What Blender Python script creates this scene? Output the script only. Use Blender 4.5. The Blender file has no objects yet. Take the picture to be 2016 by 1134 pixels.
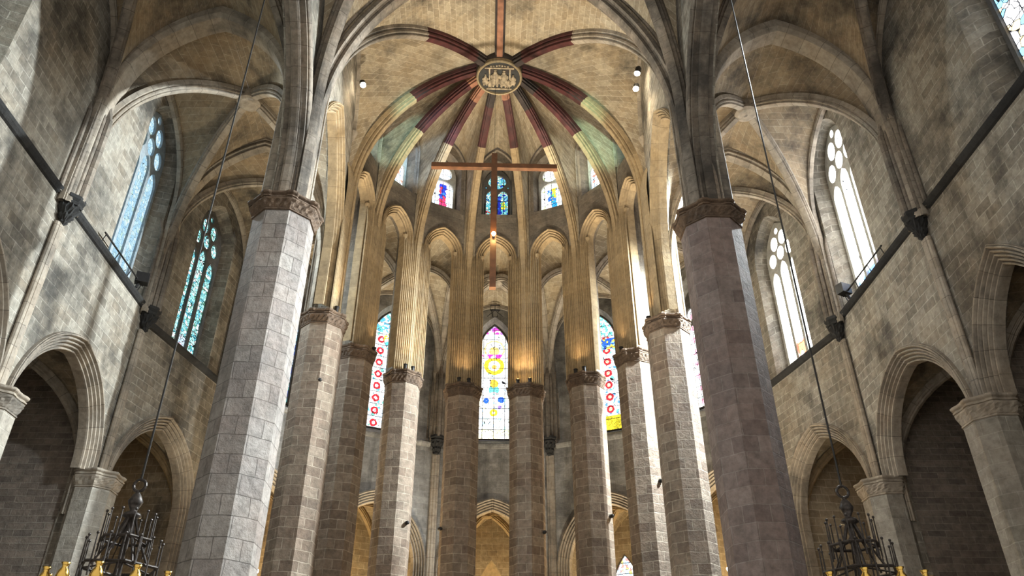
import bpy, math, random
from math import sin, cos, pi, sqrt, radians as R
from mathutils import Vector as V
from mathutils.geometry import tessellate_polygon
random.seed(7)
scn = bpy.context.scene
COL = scn.collection

# ------------------------------------------------------------------ camera, world, exposure
cam_d = bpy.data.cameras.new('camera')
cam_d.sensor_width = 36.0
cam_d.lens = 1541.6 / 2016 * 36
cam_d.clip_end = 300
cam = bpy.data.objects.new('camera', cam_d); COL.objects.link(cam)
cam.location = (-0.143, 0, 1.6)
cam.rotation_euler = (R(90 + 32.03), 0, R(-1.667))
scn.camera = cam
world = bpy.data.worlds.new('world'); scn.world = world; world.use_nodes = True
bg = world.node_tree.nodes['Background']
bg.inputs[0].default_value = (1.0, 0.95, 0.87, 1)
bg.inputs[1].default_value = 0.56                      # daylight from the open nave behind the viewer
scn.view_settings.view_transform = 'Standard'
scn.view_settings.look = 'None'
scn.view_settings.gamma = 1
scn.view_settings.exposure = 0.55

def lamp(name, ty, loc, energy, col, parent=None, size=.1, target=None, angle=60, blend=.6):
    d = bpy.data.lights.new(name, ty); d.energy = energy; d.color = col
    if ty in ('POINT', 'SPOT'): d.shadow_soft_size = size
    if ty == 'SPOT': d.spot_size = R(angle); d.spot_blend = blend
    l = bpy.data.objects.new(name, d); COL.objects.link(l)
    if target: l.rotation_euler = (V(target) - V(loc)).to_track_quat('-Z', 'Y').to_euler()
    if parent: l.parent = parent; l.location = V(loc) - V(parent['base'])
    else: l.location = loc
    return l
# daylight through the windows of the sunny right side
DAY = (.88, .97, 1.0)
lamp('daylight_right_window', 'SPOT', (12.1, 22.9, 19.5), 33000, DAY, size=.25, target=(-8, 20.0, 8), angle=95)
lamp('left_pillar_fill_spot', 'SPOT', (11.9, 10.8, 20.0), 11000, DAY, size=.4, target=(-6, 17.4, 8.5), angle=30, blend=1)  # narrow spot added beside the near window to brighten the big left pillar
lamp('daylight_right_ambulatory_window', 'SPOT', (11.6, 27.3, 19.0), 4500, DAY, size=.25, target=(-5, 23.5, 9), angle=95)
lamp('daylight_right_far_window', 'SPOT', (9.6, 32.4, 18.5), 2000, DAY, size=.25, target=(0, 25, 9), angle=95)
lamp('daylight_right_near_window', 'SPOT', (11.9, 11.4, 20.0), 9000, DAY, size=.4, target=(-12.3, 19, 11), angle=38, blend=.8)
lamp('daylight_left_window', 'SPOT', (-12.1, 22.0, 19.5), 2500, (.8, .93, 1.0), size=.25, target=(4, 21, 14), angle=110)

# unseen spots added below the frame to brighten the apse vault and ribs
for sx in (-2.6, 2.6): lamp('apse_fill_spot', 'SPOT', (sx, 20.5, 2.5), 9500, (1, .87, .66), size=.3, target=(sx * .3, 22.8, 28), angle=54, blend=.9)
# unseen spots, added low in the ambulatory to lift its dark vault
for a in (-58, -20, 20, 58): lamp('ambulatory_fill_spot', 'SPOT', (9.2 * sin(R(a)), 24.04 + 9.2 * cos(R(a)), 3.0), 4200, (1, .88, .66), size=.3, target=(8.9 * sin(R(a)), 24.04 + 8.9 * cos(R(a)), 22), angle=64, blend=1)
# tinted spots added at the nave's round windows to colour the apse vault cells
for sg, tx, ty, tz, col, e, w in ((1, -4.3, 25.9, 25.4, (.5, .93, .85), 9500, 10), (1, -3.2, 27.8, 25.9, (.45, .7, 1), 15000, 9), (1, -1.35, 28.5, 26.6, (.8, .9, 1), 4500, 7), (-1, 4.3, 25.9, 25.4, (.55, 1, .74), 10500, 10), (-1, 3.2, 27.8, 25.9, (.95, 1, .84), 13000, 9), (-1, 1.35, 28.5, 26.6, (.7, .85, 1), 4500, 7)):
    lamp('oculus_tint_spot', 'SPOT', (sg * 5.3, 11.4, 25.2), e, col, size=.2, target=(tx, ty, tz), angle=w, blend=.7)

# ------------------------------------------------------------------ plan of the church (metres)
A_X, Y1, YC = 6.03, 17.88, 24.04
RA, RW, WX = 5.886, 12.3, 12.3
ANG = (90, 64.286, 38.571, 12.857)
Z_NECK, Z_CAP = 14.7, 15.22
ORD = ['first', 'second', 'third', 'fourth', 'fifth', 'sixth', 'seventh', 'eighth', 'ninth', 'tenth']
def polar(r, a): return (r * sin(R(a)), YC + r * cos(R(a)))      # a: degrees from the church axis, + to the right
APSE = [(-A_X, YC)] + [polar(RA, a) for a in (-64.286, -38.571, -12.857, 12.857, 38.571, 64.286)] + [(A_X, YC)]
OUTER = [(-WX, YC)] + [polar(RW, a) for a in (-64.286, -38.571, -12.857, 12.857, 38.571, 64.286)] + [(WX, YC)]
PILLARS = [(-A_X, Y1)] + APSE + [(A_X, Y1)]                      # from left to right in the view

# ------------------------------------------------------------------ mesh helpers
class MB:
    def __init__(s): s.v = []; s.f = []; s.uv = []; s.m = []
    def face(s, pts, uvs=None, m=0):
        b = len(s.v); s.v += [tuple(p) for p in pts]
        s.f.append(tuple(range(b, b + len(pts)))); s.uv.append(uvs or [(0, 0)] * len(pts)); s.m.append(m)
    def grid(s, rows, uvrows, m=0, mats=None, close=False):
        b = len(s.v); n = len(rows[0])
        for r in rows: s.v += [tuple(p) for p in r]
        for i in range(len(rows) - 1):
            for j in range(n - 1 + (1 if close else 0)):
                k = (j + 1) % n
                s.f.append((b + i * n + j, b + i * n + k, b + (i + 1) * n + k, b + (i + 1) * n + j))
                ue = uvrows[i][k] if k else (uvrows[i][j][0] + 0.3, uvrows[i][j][1])
                uf = uvrows[i + 1][k] if k else (uvrows[i + 1][j][0] + 0.3, uvrows[i + 1][j][1])
                s.uv.append([uvrows[i][j], ue, uf, uvrows[i + 1][j]])
                s.m.append(mats[i] if mats else m)
    def box(s, c, d, m=0, rz=0):
        cx, cy, cz = c; x, y, z = d[0] / 2, d[1] / 2, d[2] / 2
        def P(a, b2, g):
            X, Y = a * x, b2 * y
            return (cx + X * cos(rz) - Y * sin(rz), cy + X * sin(rz) + Y * cos(rz), cz + g * z)
        for q, (ux, uy) in (([(-1,-1,-1),(1,-1,-1),(1,-1,1),(-1,-1,1)], (x, z)), ([(1,1,-1),(-1,1,-1),(-1,1,1),(1,1,1)], (x, z)),
                  ([(1,-1,-1),(1,1,-1),(1,1,1),(1,-1,1)], (y, z)), ([(-1,1,-1),(-1,-1,-1),(-1,-1,1),(-1,1,1)], (y, z)),
                  ([(-1,-1,1),(1,-1,1),(1,1,1),(-1,1,1)], (x, y)), ([(-1,1,-1),(1,1,-1),(1,-1,-1),(-1,-1,-1)], (x, y))):
            s.face([P(*t) for t in q], [(0, 0), (2 * ux, 0), (2 * ux, 2 * uy), (0, 2 * uy)], m)
    def lathe(s, c, prof, n=12, m=0, rot=0.0, rf=None):
        rows, uvs = [], []
        for r, z in prof:
            rows.append([(c[0] + r * (rf(a, z) if rf else 1) * cos(a), c[1] + r * (rf(a, z) if rf else 1) * sin(a), c[2] + z)
                         for a in [rot + 2 * pi * k / n for k in range(n)]])
            uvs.append([(k * 2 * pi * max(r, .01) / n, z) for k in range(n)])
        s.grid(rows, uvs, m, close=True)
        if prof[-1][0] > 1e-4: s.face(rows[-1], [(p[0] - c[0], p[1] - c[1]) for p in rows[-1]], m)
        if prof[0][0] > 1e-4: s.face(rows[0][::-1], [(p[0] - c[0], p[1] - c[1]) for p in rows[0][::-1]], m)
    def tube(s, pts, r, n=6, m=0):
        rows, uvs = [], []; pts = [V(p) for p in pts]; L = 0
        for i, p in enumerate(pts):
            t = (pts[min(i + 1, len(pts) - 1)] - pts[max(i - 1, 0)]).normalized()
            a = t.cross(V((0, 0, 1)) if abs(t.z) < .9 else V((1, 0, 0))).normalized(); b2 = t.cross(a)
            if i: L += (p - pts[i - 1]).length
            rr = r[i] if isinstance(r, (list, tuple)) else r
            rows.append([p + a * rr * cos(2 * pi * k / n) + b2 * rr * sin(2 * pi * k / n) for k in range(n)])
            uvs.append([(k * rr, L) for k in range(n)])
        s.grid(rows, uvs, m, close=True)
        s.face(rows[0], None, m); s.face(rows[-1][::-1], None, m)
    def sphere(s, c, r, n=14, m=0, sc=(1, 1, 1)):
        rows = [[(c[0] + sc[0] * r * sin(pi * i / 6) * cos(2 * pi * k / n), c[1] + sc[1] * r * sin(pi * i / 6) * sin(2 * pi * k / n), c[2] + sc[2] * r * cos(pi * i / 6)) for k in range(n)] for i in range(7)]
        s.grid(rows, [[(0, 0)] * n] * 7, m, close=True)
    def build(s, name, mats, parent=None, smooth=False, loc=None):
        me = bpy.data.meshes.new(name)
        base = V(loc) if loc else (V(parent.get('base', (0, 0, 0))) if parent else V((0, 0, 0)))
        me.from_pydata([tuple(V(p) - base) for p in s.v], [], s.f)
        uvl = me.uv_layers.new(name='UVMap')
        flat = [c for f in s.uv for p in f for c in p]
        uvl.data.foreach_set('uv', flat)
        if not isinstance(mats, (list, tuple)): mats = [mats]
        for m in mats: me.materials.append(m)
        me.polygons.foreach_set('material_index', s.m)
        if smooth: me.polygons.foreach_set('use_smooth', [True] * len(s.f))
        me.update()
        o = bpy.data.objects.new(name, me); COL.objects.link(o)
        if parent: o.parent = parent
        elif loc: o.location = loc
        return o

def tag(o, label=None, cat=None, group=None, kind=None):
    if label: o['label'] = label
    if cat: o['category'] = cat
    if group: o['group'] = group
    if kind: o['kind'] = kind
    return o
def empty(name, loc, label=None, cat=None, group=None, kind=None):
    o = bpy.data.objects.new(name, None); COL.objects.link(o); o.location = loc
    o['base'] = tuple(loc); o.empty_display_size = .2
    return tag(o, label, cat, group, kind)
def struct(mb, name, mats, smooth=False): return tag(mb.build(name, mats, smooth=smooth), kind='structure')

# ------------------------------------------------------------------ materials
class NT:
    def __init__(s, name):
        s.mat = bpy.data.materials.new(name); s.mat.use_nodes = True
        s.t = s.mat.node_tree; s.t.nodes.clear()
        s.out = s.t.nodes.new('ShaderNodeOutputMaterial')
    def n(s, ty, **kw):
        nd = s.t.nodes.new(ty)
        for k, v in kw.items(): setattr(nd, k, v)
        return nd
    def put(s, sock, v):
        if v is None: return
        if hasattr(v, 'is_output'): s.t.links.new(v, sock)
        else: sock.default_value = (*v, 1) if (isinstance(v, tuple) and len(v) == 3 and len(sock.default_value) == 4) else v
    def math(s, op, a, b=None, c=None, clamp=False):
        nd = s.n('ShaderNodeMath', operation=op, use_clamp=clamp)
        s.put(nd.inputs[0], a); s.put(nd.inputs[1], b); s.put(nd.inputs[2], c)
        return nd.outputs[0]
    def mix(s, f, a, b, blend='MIX'):
        nd = s.n('ShaderNodeMix', data_type='RGBA', blend_type=blend)
        s.put(nd.inputs[0], f); s.put(nd.inputs[6], a); s.put(nd.inputs[7], b)
        return nd.outputs[2]
    def noise(s, vec, scale, detail=4, rough=.55, out=0):
        nd = s.n('ShaderNodeTexNoise'); s.put(nd.inputs['Vector'], vec)
        nd.inputs['Scale'].default_value = scale; nd.inputs['Detail'].default_value = detail; nd.inputs['Roughness'].default_value = rough
        return nd.outputs[out]
    def ramp(s, f, stops, interp='LINEAR'):
        nd = s.n('ShaderNodeValToRGB'); cr = nd.color_ramp; cr.interpolation = interp
        while len(cr.elements) < len(stops): cr.elements.new(.5)
        for e, (p, c) in zip(cr.elements, stops):
            e.position = p; e.color = (*c, 1) if len(c) == 3 else c
        s.put(nd.inputs[0], f); return nd.outputs[0]
    def maprange(s, v, a, b, c=0, d=1):
        nd = s.n('ShaderNodeMapRange'); s.put(nd.inputs[0], v)
        for k, x in enumerate((a, b, c, d)): nd.inputs[k + 1].default_value = x
        return nd.outputs[0]

def stone(name, c1, c2, mortar, w=.55, h=.3, ms=.012, stain=(.05, .05, .045), st=(.55, .75, .8), tint=(.3, .22, .12), ti=.35, bump=.5, blotch=.3, streak=0.0):
    k = NT(name)
    tc = k.n('ShaderNodeTexCoord'); oi = k.n('ShaderNodeObjectInfo')
    off = k.n('ShaderNodeVectorMath', operation='SCALE'); off.inputs[0].default_value = (31, 17, 53); k.put(off.inputs[3], oi.outputs['Random'])
    pos = k.n('ShaderNodeVectorMath', operation='ADD'); k.put(pos.inputs[0], tc.outputs['Object']); k.put(pos.inputs[1], off.outputs[0])
    P = pos.outputs[0]
    dn = k.noise(P, 1.3, 2, out=1)
    sub = k.n('ShaderNodeVectorMath', operation='MULTIPLY_ADD'); k.put(sub.inputs[0], dn); sub.inputs[1].default_value = (.09, .07, 0); k.put(sub.inputs[2], tc.outputs['UV'])
    br = k.n('ShaderNodeTexBrick', offset=.5, squash=1.0)
    k.put(br.inputs['Vector'], sub.outputs[0])
    br.inputs['Color1'].default_value = (*c1, 1); br.inputs['Color2'].default_value = (*c2, 1); br.inputs['Mortar'].default_value = (*mortar, 1)
    br.inputs['Scale'].default_value = 1; br.inputs['Mortar Size'].default_value = ms; br.inputs['Mortar Smooth'].default_value = .35
    br.inputs['Brick Width'].default_value = w; br.inputs['Row Height'].default_value = h; br.inputs['Bias'].default_value = -.1
    c = br.outputs['Color']
    n1 = k.noise(P, .9, 5, .62)
    c = k.mix(k.math('MULTIPLY', k.maprange(n1, .42, .66), ti), c, tint)
    n3 = k.noise(P, 5.5, 5, .65)
    c = k.mix(1.0, c, k.ramp(n3, [(.25, (1 - blotch,) * 3), (.5, (1, 1, 1)), (.78, (1 + blotch,) * 3)]), 'MULTIPLY')
    n2 = k.noise(P, .33, 8, .68)
    c = k.mix(k.math('MULTIPLY', k.maprange(n2, st[0], st[1]), st[2]), c, stain)
    if streak:
        mp = k.n('ShaderNodeMapping'); k.put(mp.inputs[0], P); mp.inputs['Scale'].default_value = (2.2, 2.2, .12)
        c = k.mix(k.math('MULTIPLY', k.maprange(k.noise(mp.outputs[0], 1, 6, .6), .5, .72), streak), c, stain)
    bs = k.n('ShaderNodeBsdfPrincipled'); k.put(bs.inputs['Base Color'], c); bs.inputs['Roughness'].default_value = .88
    bs.inputs['Specular IOR Level'].default_value = .25
    hgt = k.math('ADD', k.math('MULTIPLY', br.outputs['Fac'], -.55), k.math('MULTIPLY', k.noise(P, 9, 5, .7), .9))
    bp = k.n('ShaderNodeBump'); bp.inputs['Strength'].default_value = bump; bp.inputs['Distance'].default_value = .05
    k.put(bp.inputs['Height'], hgt); k.put(bs.inputs['Normal'], bp.outputs[0])
    k.t.links.new(bs.outputs[0], k.out.inputs[0]); return k.mat

def plain(name, col, rough=.6, metal=0.0, noise=.25, scale=8, emit=None, es=0):
    k = NT(name); bs = k.n('ShaderNodeBsdfPrincipled')
    tc = k.n('ShaderNodeTexCoord')
    n = k.noise(tc.outputs['Object'], scale, 4)
    k.put(bs.inputs['Base Color'], k.mix(1.0, col, k.ramp(n, [(.3, (1 - noise,) * 3), (.7, (1 + noise,) * 3)]), 'MULTIPLY'))
    bs.inputs['Roughness'].default_value = rough; bs.inputs['Metallic'].default_value = metal
    if emit: bs.inputs['Emission Color'].default_value = (*emit, 1); bs.inputs['Emission Strength'].default_value = es
    k.t.links.new(bs.outputs[0], k.out.inputs[0]); return k.mat

S = {}
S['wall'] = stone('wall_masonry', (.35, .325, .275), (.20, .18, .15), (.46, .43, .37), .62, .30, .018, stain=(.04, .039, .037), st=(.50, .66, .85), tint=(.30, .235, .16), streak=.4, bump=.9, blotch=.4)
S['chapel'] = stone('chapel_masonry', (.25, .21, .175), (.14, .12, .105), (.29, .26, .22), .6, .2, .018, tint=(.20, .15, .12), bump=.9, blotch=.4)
S['pier'] = stone('pale_pier_masonry', (.36, .335, .29), (.27, .25, .21), (.42, .39, .34), .6, .36, .014, stain=(.10, .09, .085), st=(.52, .75, .7), tint=(.30, .25, .2), bump=.7, blotch=.35)
S['big'] = stone('big_pillar_masonry', (.32, .295, .27), (.235, .21, .195), (.15, .135, .125), .66, .46, .012, stain=(.09, .08, .075), st=(.52, .75, .6), tint=(.27, .20, .165), bump=.8, blotch=.35)
S['bigr'] = stone('purplish_pillar_masonry', (.29, .235, .215), (.19, .15, .14), (.33, .285, .26), .66, .40, .013, stain=(.08, .065, .06), st=(.52, .75, .6), tint=(.24, .16, .135), bump=.8, blotch=.35)
S['pillar'] = stone('pillar_masonry', (.30, .245, .19), (.17, .13, .10), (.42, .36, .285), .60, .315, .015, stain=(.09, .07, .06), st=(.52, .75, .6), tint=(.25, .165, .12), bump=.8, blotch=.4)
S['web'] = stone('vault_masonry', (.42, .36, .265), (.29, .24, .17), (.56, .49, .38), .55, .30, .016, stain=(.055, .05, .045), st=(.54, .70, .85), tint=(.34, .235, .12), bump=.6)
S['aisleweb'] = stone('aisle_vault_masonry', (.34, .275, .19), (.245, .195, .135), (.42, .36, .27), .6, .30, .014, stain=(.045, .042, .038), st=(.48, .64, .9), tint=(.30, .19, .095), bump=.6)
S['rib'] = stone('rib_stone', (.38, .335, .275), (.30, .265, .22), (.16, .14, .12), 30, .62, .010, stain=(.06, .055, .05), st=(.50, .70, .85), tint=(.33, .25, .17), bump=.35, streak=.4)
S['ribdark'] = stone('weathered_rib_stone', (.27, .235, .195), (.20, .175, .145), (.10, .085, .07), 30, .62, .010, stain=(.05, .045, .04), st=(.44, .62, .9), tint=(.25, .18, .12), bump=.45, streak=.5, blotch=.4)
S['gold'] = stone('apse_pier_stone', (.40, .31, .195), (.31, .24, .15), (.20, .155, .10), 30, .6, .007, stain=(.10, .08, .06), st=(.58, .78, .5), tint=(.42, .30, .15), bump=.3, streak=.3)
S['clere'] = stone('clerestory_masonry', (.31, .27, .215), (.20, .175, .145), (.36, .315, .255), .5, .27, .012, stain=(.07, .065, .06), st=(.45, .65, .7), tint=(.24, .17, .11), bump=.8, streak=.35)
S['amb'] = stone('ambulatory_masonry', (.34, .335, .32), (.24, .235, .225), (.38, .375, .36), .5, .28, .012, stain=(.045, .045, .045), st=(.47, .66, .85), tint=(.16, .145, .125), bump=.7, streak=.5)
S['plaster'] = stone('pale_plaster', (.52, .42, .27), (.50, .40, .255), (.48, .39, .25), 2, 1, .004, stain=(.3, .24, .15), st=(.6, .8, .4), tint=(.46, .34, .2), bump=.15)
S['cap'] = stone('capital_stone', (.135, .097, .07), (.10, .072, .055), (.07, .05, .04), 30, 30, .004, stain=(.05, .04, .035), st=(.5, .7, .7), tint=(.24, .15, .09), bump=.9, blotch=.5)
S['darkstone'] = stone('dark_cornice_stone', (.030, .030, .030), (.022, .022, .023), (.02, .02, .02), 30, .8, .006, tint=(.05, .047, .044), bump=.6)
S['tracery'] = stone('tracery_stone', (.11, .105, .10), (.09, .085, .08), (.06, .06, .06), 30, 1.0, .006, tint=(.14, .125, .11), bump=.3)
S['glaretracery'] = stone('glare_washed_tracery', (.42, .42, .39), (.36, .36, .33), (.3, .3, .28), 30, 1.0, .006, tint=(.36, .33, .28), bump=.3)  # glare washing out the window bars is put into this pale colour
S['hazetracery'] = stone('haze_blue_tracery', (.30, .36, .40), (.26, .32, .36), (.2, .24, .27), 30, 1.0, .006, tint=(.3, .3, .3), bump=.2)  # pale blue window haze painted into the tracery colour
S['red'] = plain('dark_red_rib_paint', (.062, .015, .015), .7, noise=.5, scale=3)
S['dred'] = plain('blackened_rib_paint', (.026, .019, .018), .75, noise=.6, scale=3)
S['orange'] = plain('faded_orange_rib_paint', (.27, .125, .075), .75, noise=.4, scale=3)
S['iron'] = plain('black_iron', (.018, .017, .017), .5, .4)
S['chiron'] = plain('chandelier_iron', (.05, .042, .038), .45, .6, noise=.5, scale=20)
S['steel'] = plain('cable_steel', (.03, .029, .028), .5, .5)
S['brass'] = plain('polished_brass', (.80, .52, .13), .22, 1.0, noise=.1)
S['wood'] = plain('varnished_wood', (.14, .06, .028), .42, noise=.35, scale=4)
S['relief'] = plain('carved_boss_stone', (.26, .215, .15), .7, noise=.6, scale=6)
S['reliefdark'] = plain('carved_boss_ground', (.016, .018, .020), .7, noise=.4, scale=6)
S['gilt'] = plain('worn_gilding', (.26, .21, .13), .5, .3, noise=.3)
S['floor'] = stone('floor_slabs', (.30, .27, .23), (.24, .215, .185), (.15, .13, .11), .8, .8, .01, bump=.2)
def bulb(name, c, s):
    k = NT(name); e = k.n('ShaderNodeEmission'); e.inputs[0].default_value = (*c, 1); e.inputs[1].default_value = s
    k.t.links.new(e.outputs[0], k.out.inputs[0]); return k.mat
S['bulb'] = bulb('lit_lamp', (1, .85, .6), 60)
S['bulbw'] = bulb('lit_warm_lamp', (1, .62, .22), 45)

def glass(name, pal, strength, cell=7.0, lead=.035, bars=(.4, .55), medals=(), edge=None, boxes=()):
    """Stained glass lit by the daylight behind it. UV is in metres: u from the window's middle, v from its sill."""
    k = NT(name); tc = k.n('ShaderNodeTexCoord')
    sep = k.n('ShaderNodeSeparateXYZ'); k.put(sep.inputs[0], tc.outputs['UV']); u, v = sep.outputs[0], sep.outputs[1]
    vo = k.n('ShaderNodeTexVoronoi'); k.put(vo.inputs['Vector'], tc.outputs['UV']); vo.inputs['Scale'].default_value = cell
    vs = k.n('ShaderNodeSeparateColor'); k.put(vs.inputs[0], vo.outputs['Color'])
    c = k.ramp(vs.outputs[0], pal, 'CONSTANT')
    for (mu, mv, per, r0, r1, col) in medals:            # rings and discs; per = repeat distance up the window
        vv = k.math('SUBTRACT', v, mv)
        if per: vv = k.math('SUBTRACT', k.math('MODULO', k.math('ADD', vv, 100 * per + per / 2), per), per / 2)
        d = k.math('SQRT', k.math('ADD', k.math('POWER', k.math('SUBTRACT', u, mu), 2), k.math('POWER', vv, 2)))
        d = k.math('ADD', d, k.math('MULTIPLY', k.math('SUBTRACT', k.noise(tc.outputs['UV'], 6, 2), .5), .12))
        f = k.math('MULTIPLY', k.math('GREATER_THAN', d, r0), k.math('LESS_THAN', d, r1))
        c = k.mix(f, c, col)
    for (u0, u1, v0, v1, pl) in boxes:                    # patches with a palette of their own
        un = k.math('ADD', u, k.math('MULTIPLY', k.math('SUBTRACT', k.noise(tc.outputs['UV'], 5, 2), .5), .35))
        f = k.math('MULTIPLY', k.math('MULTIPLY', k.math('GREATER_THAN', un, u0), k.math('LESS_THAN', un, u1)),
                   k.math('MULTIPLY', k.math('GREATER_THAN', v, v0), k.math('LESS_THAN', v, v1)))
        c = k.mix(f, c, k.ramp(vs.outputs[1], pl, 'CONSTANT'))
    if edge: c = k.mix(k.math('GREATER_THAN', k.math('ABSOLUTE', u), edge[0]), c, k.ramp(vs.outputs[1], edge[1], 'CONSTANT'))
    ve = k.n('ShaderNodeTexVoronoi', feature='DISTANCE_TO_EDGE'); k.put(ve.inputs['Vector'], tc.outputs['UV']); ve.inputs['Scale'].default_value = cell
    l = k.math('GREATER_THAN', ve.outputs['Distance'], lead)
    for ax, stp in ((u, bars[0]), (v, bars[1])):
        if stp:
            q = k.math('ABSOLUTE', k.math('SUBTRACT', k.math('FRACT', k.math('ADD', k.math('DIVIDE', ax, stp), 50.5)), .5))
            l = k.math('MULTIPLY', l, k.math('GREATER_THAN', q, .014 / stp))
    e = k.n('ShaderNodeEmission'); k.put(e.inputs[0], k.mix(l, (.01, .01, .012), c)); k.put(e.inputs[1], strength)
    k.t.links.new(e.outputs[0], k.out.inputs[0]); return k.mat
W_, PB, LB, TQ, BL, DB, RD, YL, GN, MG, PK = (1, 1, 1), (.55, .75, .95), (.25, .55, .85), (.15, .65, .60), (.03, .12, .65), (.015, .03, .35), (.65, .03, .04), (.95, .68, .04), (.08, .45, .15), (.65, .05, .45), (.95, .65, .75)

# ------------------------------------------------------------------ geometry generators
def curve(F, K, zb, zs, zt, na=22, nv=5, off=0.0):
    """Half an arch: up from foot F to zs, then curving to the crown above K at zt. Returns points, outward normals, lengths."""
    F, K = V(F), V(K); e = (K - F); L = e.length; e = e / L
    h = zt - zs; P = []
    for i in range(nv): P.append((L, zb + (zs - zb) * i / nv, 0.0, 1.0))
    if h > L * .98:
        c = (L * L - h * h) / (2 * L); r = L - c; a1 = math.acos(max(-1, min(1, -c / r)))
        for i in range(na + 1):
            a = a1 * i / na; P.append((c + r * cos(a), zs + r * sin(a), sin(a), cos(a)))
    else:
        for i in range(na + 1):
            a = pi / 2 * i / na; tx, tz = L * sin(a), h * cos(a); q = sqrt(tx * tx + tz * tz)
            P.append((L * cos(a), zs + h * sin(a), tx / q, tz / q))
    pts, nor, ln = [], [], []
    for rho, z, te, tz in P:
        n = V((-tz * e.x, -tz * e.y, te))
        p = V((K.x - e.x * rho, K.y - e.y * rho, z)) + n * off
        ln.append((ln[-1] + (p - pts[-1]).length) if pts else 0.0)
        pts.append(p); nor.append(n)
    te, tz = P[-1][2], P[-1][3]
    if off and te > .2:                                   # carry the offset line on to the crown
        p = V((K.x, K.y, pts[-1].z + tz * tz * off / te)); ln.append(ln[-1] + (p - pts[-1]).length); pts.append(p); nor.append(nor[-1])
    return pts, nor, ln
def resample(pts, n):
    ln = [0.0]
    for a, b in zip(pts, pts[1:]): ln.append(ln[-1] + (b - a).length)
    out = []; j = 0
    for i in range(n):
        t = ln[-1] * i / (n - 1)
        while j < len(pts) - 2 and ln[j + 1] < t: j += 1
        s = (t - ln[j]) / max(1e-9, ln[j + 1] - ln[j]); out.append(pts[j].lerp(pts[j + 1], min(1, max(0, s))))
    return out
def sweep(mb, crv, prof, flip=False, binorm=None, mats=None, v0=0.0):
    pts, nor, ln = crv
    e = V((nor[0].x, nor[0].y, 0)).normalized(); B = binorm or V((-e.y, e.x, 0))
    us = [0.0]
    for a, b in zip(prof, prof[1:]): us.append(us[-1] + sqrt((b[0] - a[0]) ** 2 + (b[1] - a[1]) ** 2))
    rows = [[p + B * x + n * y for x, y in prof] for p, n in zip(pts, nor)]
    n = nor[-1]; h = V((n.x, n.y, 0)); tz, te = h.length, n.z
    if tz > .02 and te > .2:                              # mitre at the crown of a pointed arch
        T = V((-h.x / tz * te, -h.y / tz * te, tz))
        rows[-1] = [q + T * (tz * y / te) for q, (x, y) in zip(rows[-1], prof)]
    mb.grid(rows, [[(u, v0 + l) for u in us] for l in ln], mats=mats)
def rib_prof(w, d):
    h = w / 2
    r = [(h, d), (h, .60 * d), (.72 * h, .56 * d), (.70 * h, .46 * d), (.90 * h, .40 * d), (.90 * h, .26 * d), (.54 * h, .24 * d), (.46 * h, .15 * d), (.60 * h, .10 * d), (.58 * h, .02 * d), (.26 * h, 0)]
    return r + [(-x, y) for x, y in reversed(r)]
def triple_prof(w, d):
    h = w / 2
    r = [(h, d), (h, .52 * d), (.92 * h, .46 * d), (.70 * h, .48 * d), (.66 * h, .42 * d), (.84 * h, .34 * d), (.84 * h, .20 * d), (.50 * h, .22 * d), (.44 * h, .16 * d), (.36 * h, .16 * d), (.38 * h, .04 * d), (.20 * h, 0)]
    return r + [(-x, y) for x, y in reversed(r)]
def plain_prof(w, d):
    h = w / 2; r = [(h, d), (h, .25 * d), (.8 * h, .05 * d), (.72 * h, 0)]
    return r + [(-x, y) for x, y in reversed(r)]
def mould_prof(w, depth, n=4, proj=.08, rec=.26):
    p = [(-depth, 0.0)]; s = w / n
    for k in range(n):
        bx = -rec + (rec + proj) * k / max(1, n - 1); y = k * s
        p += [(bx - .03, y + .02 * s), (bx + .02, y + .12 * s), (bx + .035, y + .35 * s), (bx + .02, y + .58 * s), (bx - .035, y + .68 * s), (bx - .04, y + .85 * s)]
    p += [(proj, w - .02), (proj, w), (-.05, w + .02)]
    return p
def web(mb, A, B, n=34, m=10, bulge=.0):
    a, b = resample(A, n), resample(B, n); rows, uvs = [], []; v = 0
    for i in range(n):
        if i: v += ((a[i] - a[i - 1]).length + (b[i] - b[i - 1]).length) / 2
        w = (b[i] - a[i]).length
        rows.append([a[i].lerp(b[i], j / (m - 1)) + V((0, 0, bulge * w * 4 * (j / (m - 1)) * (1 - j / (m - 1)))) for j in range(m)])
        uvs.append([(w * j / (m - 1), v) for j in range(m)])
    mb.grid(rows, uvs)
def arch_loop(hw, z0, zs, zt, u0=0.0, n=14):
    """Closed outline of a pointed opening, counter-clockwise from its lower left corner."""
    def half(sg):
        h = zt - zs; o = []
        for i in range(n + 1):
            if h > hw * .98:
                c = (hw * hw - h * h) / (2 * hw); r = hw - c; a = math.acos(max(-1, min(1, -c / r))) * i / n
                x, z = c + r * cos(a), zs + r * sin(a)
            else:
                a = pi / 2 * i / n; x, z = hw * cos(a), zs + h * sin(a)
            o.append((u0 + sg * x, z))
        return o
    r, l = half(1), half(-1)
    return [(u0 - hw, z0), (u0 + hw, z0)] + r + l[::-1][1:]
def oval(u, z, rx, rz, n=16): return [(u + rx * cos(2 * pi * k / n), z + rz * sin(2 * pi * k / n)) for k in range(n)]
class Frame:
    """Vertical plane from A to B; nrm points towards the viewer's side (front)."""
    def __init__(s, A, B, off=0.0):
        s.A = V((*A, 0)); d = V((*B, 0)) - s.A; s.L = d.length; s.d = d / s.L
        s.n = V((s.d.y, -s.d.x, 0)); s.A = s.A + s.n * off
    def p(s, u, z, x=0.0): return s.A + s.d * u + V((0, 0, z)) + s.n * x
    def xy(s, u, x=0.0): q = s.p(u, 0, x); return (q.x, q.y)
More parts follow.
